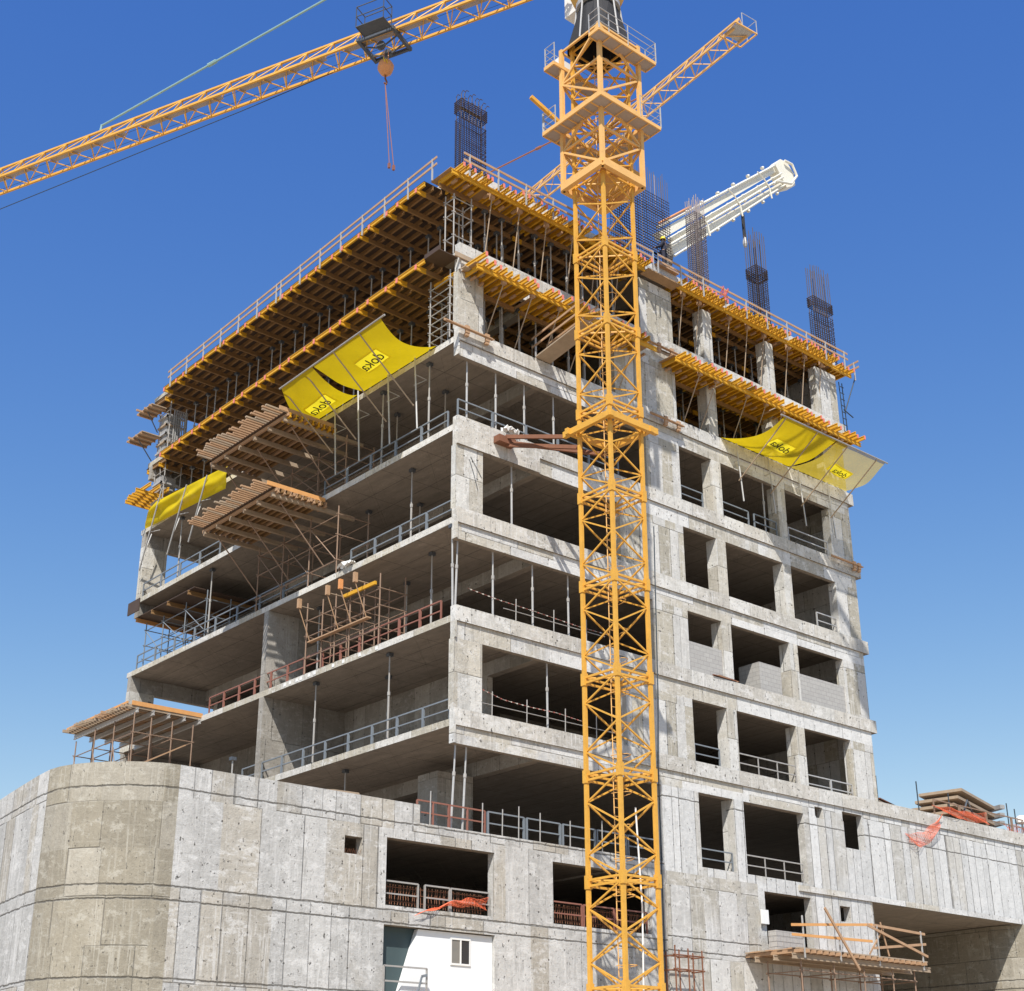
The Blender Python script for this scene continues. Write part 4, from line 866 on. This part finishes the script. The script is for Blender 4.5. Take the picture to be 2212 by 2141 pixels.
pts = [(-1.0, 8.4, 47.05), (-3.0, 13.3, 46.78), (-4.85, 17.7, 46.56), (-6.9, 22.6, 46.32), (-8.96, 27.58, 46.11), (-13, 37.3, 45.8)]
tag(MB().path(pts, 0.022, 5).build('stay_cable', 'cable'), 'thin dark cable slanting below the left reaching jib', 'cable')
# steel arms tying the mast to the building
t = thing('mast_tie', 'rust brown steel arms tying the mast collar to the slab edge', 'mast tie', (2.1, -0.2, 25.8))
def chan(p, q, nm): MB().bar(p, q, 0.10, 0.15).build(nm, 'rust', t)
chan((2.15, -0.25, 25.8), (mx(25)-1.02, MY+1.42, 25.2), 'tie_arm'); chan((2.3, -0.2, 25.62), (mx(25)+1.0, MY+1.2, 25.0), 'tie_arm'); chan((2.25, -0.2, 25.5), (mx(25)-0.3, MY+1.2, 24.9), 'tie_arm')
MB().box(1.75, 2.6, -0.35, -0.005, 25.5, 25.78).build('wall_bracket', 'rust', t)
# gangway from floor to mast
t = thing('gangway', 'brown plank gangway with timber rails from the slab edge to the mast', 'gangway', (4.3, 0, 30.02))
MB().add([(3.95, 0.0, 30.03), (4.75, 0.0, 30.03), (4.5, -3.1, 30.25), (3.7, -3.1, 30.25), (3.95, 0.0, 30.09), (4.75, 0.0, 30.09), (4.5, -3.1, 30.31), (3.7, -3.1, 30.31)], [(0, 1, 2, 3), (7, 6, 5, 4), (0, 4, 5, 1), (1, 5, 6, 2), (2, 6, 7, 3), (3, 7, 4, 0)]).build('plank_floor', 'wood_grey', t)
for x, x2 in ((3.95, 3.7), (4.75, 4.5)):
    MB().bar((x, -0.03, 30.06), (x, -0.03, 31.0), 0.05).build('post', 'steel', t)
    for dz in (0.5, 0.9): MB().bar((x, 0.2, 30.06+dz), (x2, -3.1, 30.28+dz), 0.035, 0.09).build('rail', 'wood', t)

# ---------------------------------------------------------------- second tower crane behind the building
d2 = V((0.081, 0.9967, 0)); p2 = V((25.04, 4.7, 62.0))
cr2 = thing('tower_crane', 'faded yellow tower crane behind the building, its jib tip pointing up to the right', 'crane', (28.3, 44.6, 0))
jib(cr2, p2, d2, 0.0, 36, 0.54, 1.1, 'crane_old', 1.5, 4, sheet=False)
jib(cr2, p2, d2, 42, 54, 0.54, 1.1, 'crane_old', 1.5, 4, sheet=False)
tiebar(cr2, p2+d2*8.7+V((0, 0, 1.2)), p2+d2*40+V((0, 0, 9.2)), 'redtie', 0.06, (0.18, 0.36))
s = MB(); q2 = V((-d2.y, d2.x, 0))
for o in (-0.9, 0.9): s.bar(p2+d2*-0.5+q2*o, p2+d2*0.9+q2*o, 0.08)
for a in (-0.5, 0.9): s.bar(p2+d2*a-q2*0.9, p2+d2*a+q2*0.9, 0.08)
tp = s.build('tip_platform', 'crane_old', cr2); s = MB()
for a, o in ((-0.5, -0.9), (-0.5, 0.3), (0.3, -0.9)): s.bar(p2+d2*a+q2*o, p2+d2*a+q2*o+V((0, 0, 1.0)), 0.04)
s.bar(p2+d2*-0.5-q2*0.9+V((0, 0, 1)), p2+d2*-0.5+q2*0.3+V((0, 0, 1)), 0.03); s.bar(p2+d2*-0.5-q2*0.9+V((0, 0, 1)), p2+d2*0.3-q2*0.9+V((0, 0, 1)), 0.03); s.build('tip_rail', 'steel', tp)
MB().add([p2+d2*-0.4-q2*0.7+V((0, 0, 0.06)), p2+d2*0.7-q2*0.7+V((0, 0, 0.06)), p2+d2*0.7+q2*0.7+V((0, 0, 0.06)), p2+d2*-0.4+q2*0.7+V((0, 0, 0.06))], [(0, 1, 2, 3)]).build('tip_floor', 'steel', tp)
m2 = p2+d2*40; s = MB()
for sx in (-.8, .8):
    for sy in (-.8, .8): s.bar((m2.x+sx, m2.y+sy, -0.15), (m2.x+sx, m2.y+sy, 63), 0.15); s.bar((m2.x+sx, m2.y+sy, 63), (m2.x, m2.y, 71.5), 0.13)
z = 0
while z < 60:
    for a, b in (((-.8, -.8), (.8, -.8)), ((.8, -.8), (.8, .8)), ((.8, .8), (-.8, .8)), ((-.8, .8), (-.8, -.8))): s.bar((m2.x+a[0], m2.y+a[1], z), (m2.x+b[0], m2.y+b[1], z+1.7), 0.07); s.bar((m2.x+a[0], m2.y+a[1], z+1.7), (m2.x+b[0], m2.y+b[1], z+1.7), 0.07)
    z += 1.7
s.build('mast', 'crane_old', cr2)

# ---------------------------------------------------------------- placing boom on the roof
bm_ = thing('concrete_placing_boom', 'cream white folded concrete boom rising behind the roof edge', 'concrete boom', (15.8, 3.2, 37.25))
A, B = V((15.45, 3.0, 42.05)), V((25.75, 3.0, 51.2)); d = (B-A).normalized(); u = d.cross(V((0, 1, 0))).normalized(); u = u if u.z > 0 else -u
def arm(f0, f1, off, w, h, yo, nm, taper=0.75):
    p, q = A.lerp(B, f0)+u*off+V((0, yo, 0)), A.lerp(B, f1)+u*off+V((0, yo, 0)); Y = V((0, 1, 0)); vs = []
    for c, k in ((p, 1), (q, taper)): vs += [c-Y*w/2*k-u*h/2*k, c+Y*w/2*k-u*h/2*k, c+Y*w/2*k+u*h/2*k, c-Y*w/2*k+u*h/2*k]
    o = MB().add(vs, [(0, 3, 2, 1), (4, 5, 6, 7), (0, 1, 5, 4), (1, 2, 6, 5), (2, 3, 7, 6), (3, 0, 4, 7)]).build(nm, 'white', bm_); return o
arm(0.0, 0.97, 0.46, 0.4, 0.42, 0.2, 'boom_arm'); arm(0.02, 0.96, -0.48, 0.4, 0.4, 0.2, 'boom_arm'); arm(0.1, 0.9, -0.05, 0.3, 0.3, 0.55, 'boom_arm', 0.9)
for off, yo, r in ((0.86, -0.05, 0.075), (-0.2, -0.2, 0.075), (-0.78, -0.1, 0.065), (0.1, -0.25, 0.05)):
    s = MB(); s.tube(A+u*off+V((0, yo, 0)), A.lerp(B, 0.95)+u*off*0.75+V((0, yo, 0)), r)
    for i in range(7): q = A.lerp(B, 0.08+i*0.13)+u*off+V((0, yo, 0)); s.tube(q-d*0.08, q+d*0.08, r*1.25)
    s.build('delivery_pipe', 'white', bm_)
s = MB(); c = B
pf = [(-0.7, -0.75), (0.25, -0.9), (0.75, -0.3), (0.7, 0.45), (0.2, 0.8), (-0.6, 0.7)]
s.add([c+d*a+u*b+V((0, yy, 0)) for yy in (-0.12, 0.5) for a, b in pf], [tuple(range(6)), tuple(range(11, 5, -1))]+[(i, (i+1) % 6, 6+(i+1) % 6, 6+i) for i in range(6)]); s.build('elbow_joint', 'white', bm_)
s = MB(); s.path([B+d*0.3+u*0.6+V((0, -0.25, 0)), B+d*0.75+u*0.2+V((0, -0.3, 0)), B+d*0.6-u*0.5+V((0, -0.3, 0)), B-d*0.4-u*0.7+V((0, -0.3, 0)), B-d*1.6-u*0.2+V((0, -0.3, 0))], 0.07, 8); s.build('pipe_bend', 'white', bm_)
for f in (0.25, 0.52, 0.78):
    s = MB(); q = A.lerp(B, f)+V((0, -0.3, 0)); s.path([q+u*0.8, q+u*0.3+d*0.25, q-u*0.3+d*0.3, q-u*0.85], 0.045, 6); s.build('pipe_clamp', 'white', bm_)
MB().tube(A+u*1.0+d*0.2+V((0, -0.1, 0)), A+u*0.95+d*3.4+V((0, -0.1, 0)), 0.06).build('red_hose', 'hookorange', bm_)
MB().box(16.0, 16.5, 3.6, 4.1, 37.25, 41.0).build('pedestal', 'panel', bm_); MB().bar((16.25, 3.8, 40.9), A+d*0.9-u*0.2+V((0, 0.4, 0)), 0.35, 0.35).build('slewing_head', 'panel', bm_)
H0 = A.lerp(B, 0.56)-u*0.8; s = MB(); s.path([H0, H0+V((0, 0, -0.6)), V((H0.x+0.02, 3.0, H0.z-1.4))], 0.09, 8); e = s.build('end_hose', 'black', bm_)
MB().lathe((H0.x+0.02, 3.0, H0.z-1.75), [(0.001, -0.28), (0.08, -0.25), (0.13, -0.1), (0.13, 0.05), (0.07, 0.3), (0.06, 0.4)], 10).build('hose_nozzle', 'steel', e)

# ---------------------------------------------------------------- reinforcement cages on the roof
def cage(x0, x1, y0, y1, z0, z1, zs, nx, step, label, m='rebar', ny=2, hooks=False, bandz=None, thin=0.019):
    t = thing('rebar_cage', label, 'rebar cage', (x0, y0, z0), 'column reinforcement on the roof')
    for i in range(nx):
        x = x0+(x1-x0)*i/(nx-1)
        for j in range(ny):
            y = y0+(y1-y0)*j/max(ny-1, 1); top = z1+rnd.uniform(-.12, .12)
            s = MB().tube((x, y, z0), (x+rnd.uniform(-.03, .03), y, top), thin, 5)
            if hooks: s.path([(x, y, top), (x+0.03, y-0.08, top+0.12), (x+0.1, y-0.14, top+0.06)], thin, 4)
            s.build('vertical_bar', m, t)
    z = z0+0.1; k = 0
    while z < zs and k < 95:
        s = MB(); dz = rnd.uniform(-.03, .03); cs = [(x0-.03, y0-.03, z), (x1+.03, y0-.03, z+dz), (x1+.03, y1+.03, z+dz), (x0-.03, y1+.03, z)]; s.path(cs+cs[:1], 0.017, 4); s.build('stirrup', m, t); z += step; k += 1
    if bandz:
        for i in range(6):
            z = bandz+i*0.1; s = MB(); cs = [(x0-.05, y0-.05, z), (x1+.05, y0-.05, z), (x1+.05, y1+.05, z), (x0-.05, y1+.05, z)]; s.path(cs+cs[:1], 0.03, 4); s.build('stirrup_bundle', m, t)
    return t
cage(0.06, 1.36, 0.08, 0.42, 37.25, 41.15, 40.0, 8, 0.1, 'tall rebar cage with hooked tops over the near corner', hooks=True, bandz=40.35)
cage(14.4, 15.1, 0.1, 0.65, 37.25, 42.85, 41.9, 6, 0.11, 'plain rebar cage in front of the white boom', 'rebar_light', ny=3)
cage(18.75, 19.55, 0.1, 0.65, 37.25, 42.8, 40.5, 6, 0.11, 'dark rebar cage second from the right end of the roof', ny=3, bandz=40.2)
cage(23.25, 24.75, 0.1, 0.4, 37.25, 42.7, 39.9, 9, 0.115, 'wide rebar cage with a thick band at the right end of the roof', bandz=40.25)
t = thing('wall_rebar', 'wide dark rebar mesh wall standing right behind the mast', 'rebar mesh', (9.0, 0.15, 37.25))
for j, y in enumerate((0.15, 0.42)):
    for i in range(25): x = 9.0+i*0.15; MB().tube((x, y, 37.25), (x+rnd.uniform(-.03, .03), y, 42.9+rnd.uniform(-.25, .15)), 0.016, 4).build('vertical_bar', 'rebar' if rnd.random() < .75 else 'rebar_light', t)
    for i in range(29): z = 37.4+i*0.148; MB().tube((8.95, y-0.02, z), (12.66, y-0.02, z+rnd.uniform(-.02, .02)), 0.02, 4).build('horizontal_bar', 'rebar', t)

# ---------------------------------------------------------------- worker on the roof edge
def skinmesh(name, pts, edges, parent, m, root=0):
    me = bpy.data.meshes.new(name); org = ORG[parent.name]
    me.from_pydata([V(p[:3]) for p in pts], edges, []); me.materials.append(M[m]); o = bpy.data.objects.new(name, me); C.objects.link(o); o.parent = parent; ORG[o.name] = org
    md = o.modifiers.new('skin', 'SKIN'); sv = me.skin_vertices[0].data if me.skin_vertices else None
    if sv is None:
        bm = bmesh.new(); bm.from_mesh(me); bm.verts.layers.skin.verify(); bm.to_mesh(me); bm.free(); sv = me.skin_vertices[0].data
    for i, p in enumerate(pts): sv[i].radius = (p[3], p[3] if len(p) < 5 else p[4]); sv[i].use_root = (i == root)
    s2 = o.modifiers.new('sub', 'SUBSURF'); s2.levels = s2.render_levels = 2
    for p in me.polygons: p.use_smooth = True
    return o
def worker(loc, rz):
    t = thing('person', 'worker in navy overalls and yellow hard hat standing on the roof edge, facing the rebar', 'person', loc)
    body = [(0, 0, .90, .12), (0, 0, 1.08, .11), (0, 0, 1.28, .13), (0, 0, 1.41, .09), (0, .01, 1.48, .05), (0, .02, 1.58, .085), (0, .02, 1.66, .075),
            (-.09, 0, .84, .085), (-.10, .01, .48, .058), (-.10, -.02, .09, .042), (-.10, .11, .04, .038), (.09, 0, .84, .085), (.11, .03, .48, .058), (.12, .0, .09, .042), (.12, .13, .04, .038),
            (-.19, 0, 1.38, .055), (-.25, .10, 1.12, .043), (-.22, .32, 1.14, .034), (-.21, .40, 1.16, .03), (.19, 0, 1.38, .055), (.25, .10, 1.12, .043), (.24, .32, 1.10, .034), (.23, .40, 1.12, .03)]
    e = [(0, 1), (1, 2), (2, 3), (3, 4), (4, 5), (5, 6), (0, 7), (7, 8), (8, 9), (9, 10), (0, 11), (11, 12), (12, 13), (13, 14), (3, 15), (15, 16), (16, 17), (17, 18), (3, 19), (19, 20), (20, 21), (21, 22)]
    b = skinmesh('body', body, e, t, 'skin')
    for sx in (-1, 1):
        i = 18 if sx < 0 else 22; px, py, pz = body[i][:3]
        for k in range(4): skinmesh('finger', [(px-.03+.02*k, py+.02, pz, .01), (px-.03+.02*k, py+.07-.006*abs(k-1.3), pz-.01, .009), (px-.03+.02*k, py+.09-.006*abs(k-1.3), pz-.04, .008)], [(0, 1), (1, 2)], b, 'skin')
        skinmesh('thumb', [(px-sx*.03, py, pz, .011), (px-sx*.06, py+.035, pz, .01), (px-sx*.06, py+.06, pz-.01, .009)], [(0, 1), (1, 2)], b, 'skin')
    g = lambda p, a: (p[0], p[1], p[2], p[3]+a)
    idx = [0, 1, 2, 3, 15, 16, 17, 19, 20, 21]; mp = {k: i for i, k in enumerate(idx)}
    skinmesh('jacket', [g(body[i], .025) for i in idx], [(mp[a], mp[c]) for a, c in e if a in mp and c in mp], b, 'navy')
    idx = [0, 7, 8, 9, 11, 12, 13]; mp = {k: i for i, k in enumerate(idx)}
    skinmesh('trousers', [g(body[i], .022) for i in idx], [(mp[a], mp[c]) for a, c in e if a in mp and c in mp], b, 'navy')
    for i, j in ((9, 10), (13, 14)): skinmesh('boot', [(body[i][0], body[i][1]-.02, .06, .052), (body[j][0], body[j][1]+.03, .045, .045)], [(0, 1)], b, 'black')
    def loc_mesh(mb, nm, m, sm=True):
        o = mb.build(nm, m, None, sm); o.parent = b; return o
    loc_mesh(MB().lathe((0, .02, 1.63), [(0.001, .15), (.06, .14), (.105, .09), (.12, .02), (.122, 0.0), (.145, -.01), (.145, -.02), (.115, -.02)], 16), 'hard_hat', 'hat')
    loc_mesh(MB().lathe((0, .0, 1.575), [(0.001, .06), (.07, .05), (.088, .0), (.075, -.05)], 12), 'hair', 'black')
    for sx in (-1, 1): loc_mesh(MB().lathe((sx*.088, .02, 1.57), [(.001, .03), (.016, .02), (.018, 0), (.012, -.025), (.001, -.03)], 8), 'ear', 'skin'); loc_mesh(MB().lathe((sx*.03, .105, 1.59), [(.001, .01), (.011, 0), (.001, -.01)], 8), 'eye', 'black')
    loc_mesh(MB().lathe((0, .112, 1.56), [(.001, .025), (.012, .0), (.017, -.012), (.001, -.02)], 8), 'nose', 'skin'); loc_mesh(MB().box(-.025, .025, .095, .104, 1.515, 1.525), 'mouth', 'railred', False)
    t.rotation_euler.z = rz; return t
worker((12.0, 0.02, 37.58), 0.5)
tag(MB().box(11.3, 12.7, -0.2, 0.2, 37.505, 37.575).build('standing_plank', 'wood'), 'timber plank under the worker on the roof edge', 'plank')

# ---------------------------------------------------------------- timber, cables and small things on the facade
def ledger(x0, x1, z, y, brs, label):
    t = thing('timber_ledger', label, 'timber', (x0, y, z), 'timber ledgers on the slab edges')
    MB().box(x0, x1, y-0.03, y+0.03, z, z+0.1).build('rail', 'wood', t); MB().box(x0, x1, y-0.14, y-0.04, z-0.03, z).build('ledge', 'wood', t)
    for x in brs: MB().box(x, x+0.2, y-0.1, y-0.02, z-0.18, z+0.14).box(x+0.02, x+0.18, y-0.08, y+0.06, z-0.3, z-0.18).build('bracket', 'wood', t)
ledger(-0.85, 1.55, 29.83, -0.16, (0.15, 1.15), 'timber ledger with brackets on the fifth floor edge at the near corner')
ledger(10.4, 12.4, 29.6, -0.16, (11.2, 12.0), 'timber ledger with brackets on the fifth floor edge beside the mast')
ledger(10.0, 12.3, 33.15, -0.16, (11.0, 11.8), 'timber ledger with brackets on the sixth floor edge beside the mast')
ledger(22.4, 24.7, 26.1, -0.14, (24.0, 24.35), 'rusty timber ledger on the fourth floor edge at the right corner')
t = thing('plank_pile', 'short pile of brown planks on the ledge in the middle of the second raised floor', 'planks', (13.6, -0.1, 18.6))
for i in range(6): MB().bar((13.6+.1*i, -0.02+.03*(i % 3), 18.62+0.03*(i//2)), (15.1+.1*(i % 3), 0.03+.02*i, 18.62+0.03*(i//2)), 0.09, 0.028).build('plank', 'wood' if i % 2 else 'rust', t)
t = thing('plank_pile', 'small pile of weathered planks on the podium parapet', 'planks', (-4.9, 0.2, 11.23))
for i in range(4): MB().bar((-5.0+.1*i, 0.12+.05*i, 11.24+0.02*i), (-3.7, 0.2+.03*i, 11.24+0.03*i), 0.08, 0.03).build('plank', 'wood_grey', t)
tag(MB().path([(10.42, -0.03, 24.4), (10.2, -0.05, 17), (10.05, -0.04, 14.3), (9.95, -0.07, 9.5), (9.9, -0.05, 0)], 0.022, 6).build('vertical_hose', 'cable'), 'black hose hanging down the wall right of the mast', 'hose')
tag(MB().path([(mx(9)+0.4, MY-0.3, 11.2), (mx(9)+0.5, MY-0.35, 8), (mx(9)+0.42, MY-0.3, 4)], 0.03, 6).build('white_hose', 'frame_white'), 'white hose hanging inside the lower mast', 'hose')
for i, (p, q) in enumerate((((2.6, 0.075, 24.4), (3.0, 0.075, 23.2)),)): pass
tag(MB().path([(0.62, 0.06, 24.5), (0.85, 0.05, 23.9), (1.05, 0.06, 23.3)], 0.012, 4).path([(0.68, 0.06, 24.62), (1.0, 0.05, 24.2), (1.22, 0.06, 23.9)], 0.012, 4).build('loose_wire', 'cable'), 'loose dark wires dangling on the corner column', 'wire')
t = thing('plastic_sheet', 'crumpled white plastic sheet on the slab edge of the fourth floor', 'plastic sheet', (2.6, 0.1, 26.15))
def crumple(t, c, sx, sy, sz, seed):
    r = random.Random(seed); n = 9; MB().add([(c[0]+sx*(i/n-.5), c[1]+sy*(j/n-.5), c[2]+sz*r.random()) for i in range(n+1) for j in range(n+1)], [(i*(n+1)+j, (i+1)*(n+1)+j, (i+1)*(n+1)+j+1, i*(n+1)+j+1) for i in range(n) for j in range(n)]).build('sheet', 'frame_white', t)
crumple(t, (2.6, 0.05, 26.16), 0.7, 0.4, 0.28, 3)
t = thing('plastic_sheet', 'crumpled white plastic sheet over the left slab edge of the third floor', 'plastic sheet', (0.0, 7.2, 22.0)); crumple(t, (0.0, 7.0, 22.06), 0.35, 1.0, 0.25, 4)
for i, y in enumerate((4.7, 5.8, 6.9, 7.6, 8.9, 9.3, 9.9, 10.2, 10.7, 11.1)):
    tag(MB().box(-0.012, -0.001, y, y+0.16, 18.06, 18.2).build('white_spot', 'frame_white'), 'small white square stuck on the left edge of the second raised floor', 'marker', 'white squares on the slab edge')

# white cabin in the ground floor opening
t = thing('site_cabin', 'white site cabin wall with a window filling the ground floor opening', 'cabin', (-0.9, 0.2, 0))
pts = [(-1.32, 7.0), (1.81, 7.22), (1.81, -0.1), (-3.0, -0.1), (-2.72, 4.0), (-1.98, 5.3)]
pts = [(-1.3, 7.24), (1.81, 7.24), (1.81, -0.1), (-2.72, -0.1), (-2.72, 3.2), (-1.98, 5.3)]  # slanted left edge shapes the diagonal shade line
n = len(pts); MB().add([(x, 0.13, z) for x, z in pts]+[(x, 0.33, z) for x, z in pts], [tuple(range(n)), tuple(range(2*n-1, n-1, -1))]+[(i, (i+1) % n, n+(i+1) % n, n+i) for i in range(n)]).build('wall_panel', 'cabin', t)
wf = MB()
for a, b, c_, d_ in ((0.02, 0.86, 7.02, 7.08), (0.02, 0.86, 6.22, 6.28), (0.02, 0.07, 6.28, 7.02), (0.81, 0.86, 6.28, 7.02), (0.42, 0.47, 6.28, 7.02)): wf.box(a, b, 0.095, 0.129, c_, d_)
wd = wf.build('window', 'frame_white', t); MB().box(0.07, 0.42, 0.118, 0.128, 6.28, 7.02).build('pane', 'glass', wd); MB().box(0.47, 0.81, 0.118, 0.128, 6.28, 7.02).build('pane', 'glass_dark', wd)
MB().box(-2.74, 1.81, 0.345, 0.36, -0.1, 7.26).build('shade_backing', 'teal', t)  # dark teal sheet added to paint the shade left of the panel
t = thing('stair_railing', 'grey steel railing frame at the foot of the white cabin wall', 'railing', (-2.85, -0.2, 5.0))
for a, b in (((-2.85, -0.2, 4.6), (-2.85, -0.2, 6.0)), ((-1.17, -0.2, 4.6), (-1.17, -0.2, 6.0))): MB().bar(a, b, 0.05).build('post', 'propsteel', t)
for z in (6.0, 5.55): MB().bar((-2.85, -0.2, z), (-1.17, -0.2, z), 0.05).build('rail', 'propsteel', t)
MB().bar((-1.75, -0.25, 4.6), (-1.4, -0.25, 5.75), 0.05).bar((-1.4, -0.25, 5.75), (-1.2, -0.25, 5.8), 0.05, 0.08).bar((-1.6, -0.25, 5.15), (-1.2, -0.25, 5.15), 0.05, 0.08).build('step_bracket', 'railblue', t)

# street scaffold with planked platform at the lower right
t = scaffold((15.0, 17.0, 18.9, 20.8, 22.3), (-2.3, -0.7), -0.15, 7.3, (1.0, 3.0, 5.0, 6.75), 'brown tube scaffold carrying a planked platform at the lower right', brace=False)
t = thing('work_platform', 'planked timber work platform on the lower right scaffold', 'platform', (14.5, -2.6, 7.5))
for i in range(10): MB().box(14.5+rnd.uniform(-.1, .1), 22.9+rnd.uniform(-.2, .4), -2.6+i*0.26, -2.37+i*0.26, 7.52, 7.57).build('plank', 'wood' if i % 3 else 'wood_grey', t)
for i in range(22): MB().bar((14.6+i*0.38, -2.75, 7.44), (14.6+i*0.38, 0.0, 7.44), 0.09, 0.12).build('joist', 'wood', t)
for y in (-2.4, -1.5, -0.6): MB().ibeam((14.4, y, 7.26), (23.3, y, 7.26)).build('bearer', 'wood_grey', t)
t = thing('platform_railing', 'uneven orange timber railing round the lower right platform', 'railing', (14.8, -2.6, 7.57))
for x in (14.9, 17.1, 19.6, 22.6): MB().bar((x, -2.6, 7.2), (x, -2.6, 8.75), 0.05).build('post', 'steel', t)
for p, q in (((14.2, -2.62, 8.35), (19.3, -2.62, 8.75)), ((14.2, -2.62, 8.0), (19.2, -2.62, 8.1)), ((18.9, -2.64, 8.72), (22.9, -2.64, 7.75)), ((19.4, -2.6, 8.75), (22.9, -2.6, 8.65)), ((19.3, -2.6, 7.85), (22.9, -2.6, 8.25))): MB().bar(p, q, 0.04, 0.1).build('rail', 'orangewood' if q[0] < 20 else 'wood', t)
for p, q in (((19.0, -2.58, 7.6), (20.1, -2.58, 8.7)), ((20.3, -2.58, 7.6), (19.9, -2.58, 8.9))): MB().bar(p, q, 0.03, 0.07).build('brace', 'wood', t)
tag(MB().bar((16.0, -2.85, 9.1), (17.9, -2.85, 6.9), 0.05, 0.11).build('leaning_plank', 'wood'), 'pale plank leaning steeply across the lower right platform', 'plank')
tag(MB().box(15.55, 16.0, -0.1, -0.06, 8.75, 9.3).build('site_notice', 'frame_white'), 'small white notice board beside the dark doorway', 'notice')
t = thing('block_stack', 'stack of pale blocks beside the dark doorway on the platform', 'blocks', (15.4, -0.9, 7.58))
for r_ in range(4):
    for c2 in range(4): MB().box(15.4+c2*0.42, 15.8+c2*0.42, -0.9, -0.5, 7.58+r_*0.21, 7.78+r_*0.21).build('block', 'block', t)
t = scaffold((9.75, 10.45, 11.2), (-0.75, -0.3), 3.0, 7.4, (5.6, 6.6, 7.1), 'small rusty scaffold frame against the wall right of the mast', 'rust', brace=False)

# things on the wing roof at the right
t = thing('panel_stack', 'stack of weathered shutter panels on the wing roof behind the orange netting', 'panels', (30, 1.5, 14.45))
for i in range(5):
    z = 14.5+i*0.42; MB().bar((30.3+0.4*i, 1.6, z+0.35), (36.2+0.1*i, 2.6, z+0.15), 2.2, 0.14).build('panel', 'wood_grey', t); MB().bar((36.1+0.1*i, 1.0, z+0.15), (37.2, 3.4, z+0.15), 0.3, 0.2).build('panel_frame', 'panel', t)
t = thing('board_stack', 'low stack of dark boards on the wing roof beside the tower', 'boards', (25.4, 1.6, 14.45))
for i in range(6): MB().bar((25.0+.1*i, 1.2, 14.6+i*0.13), (28.4-.2*i+rnd.uniform(-.2, .4), 1.8, 14.6+i*0.13), 0.9, 0.05).build('board', 'rust' if i % 2 else 'wood_grey', t)
for i, (a, b) in enumerate(((29.2, 31.3), (31.4, 33.6), (33.7, 35.9), (36.0, 38.2))): railing((a, 0.3, 14.8), (b, 0.3, 14.8), 0.8, 'rusty railing on the wing roof edge, %s from the tower' % ORD[i], 'railings on the wing roof', 'scaf')
tag(MB().path([(31.5, 0.4, 14.8), (32.3, 0.4, 16.0), (33.0, 0.4, 14.8)], 0.05, 5).build('bent_frame', 'darkmetal'), 'dark bent steel frame among the wing roof railings', 'frame')
for i, x in enumerate((25.2, 28.4, 31.0, 36.2, 36.9)): tag(MB().tube((x, 0.6, 14.45), (x, 0.6, 16.2+0.2*(i % 2)), 0.03).build('roof_rod', 'cable'), 'dark upright rod on the wing roof, %s from the tower' % ORD[i], 'rod', 'rods on the wing roof')
netting([(29.3, -0.05, 14.95), (33.6, 0.2, 14.95), (33.4, 0.25, 15.45), (29.0, 0.25, 15.3)], 0.1, 'orange netting heaped along the wing roof railing', 34, 12)
netting([(26.3, -0.02, 13.2), (28.9, -0.06, 14.3), (29.1, -0.06, 14.8), (26.2, -0.02, 13.6)], 0.55, 'orange netting trailing down the face of the wing wall', 24, 9)
netting([(35.5, 0.4, 14.85), (39, 0.4, 14.85), (39, 0.5, 15.3), (35.5, 0.5, 15.3)], 0.05, 'orange netting behind the far railing on the wing roof', 24, 8)
t = thing('floodlight', 'white floodlight on a short stand at the right end of the wing roof', 'floodlight', (37.3, 0.5, 14.45))
for o in (-0.15, 0.15): MB().tube((37.3+o*1.5, 0.5, 14.45), (37.3, 0.5, 15.5), 0.035).build('stand', 'steel', t)
MB().lathe((37.3, 0.5, 15.6), [(0.001, 0.32), (0.2, 0.28), (0.34, 0.05), (0.34, -0.08), (0.22, -0.12), (0.001, -0.12)], 8).build('lamp_housing', 'frame_white', t)
t = thing('roof_ladder', 'dark blue ladder bracket clinging to the right wall below the top deck', 'ladder', (24.75, -0.2, 33))
for x in (24.7, 24.95): MB().bar((x, 0.0, 33.0), (x-0.1, 0.0, 36.2), 0.035).build('rail', 'cable', t)
for i in range(9): MB().bar((24.68, 0, 33.1+i*.36), (24.97, 0, 33.1+i*.36), 0.03).build('rung', 'cable', t)
MB().tube((24.9, 0, 34.6), (25.6, -0.3, 36.6), 0.03).build('strut', 'cable', t); MB().tube((24.8, 0, 34.7), (25.4, -0.1, 34.4), 0.03).build('strut', 'cable', t)
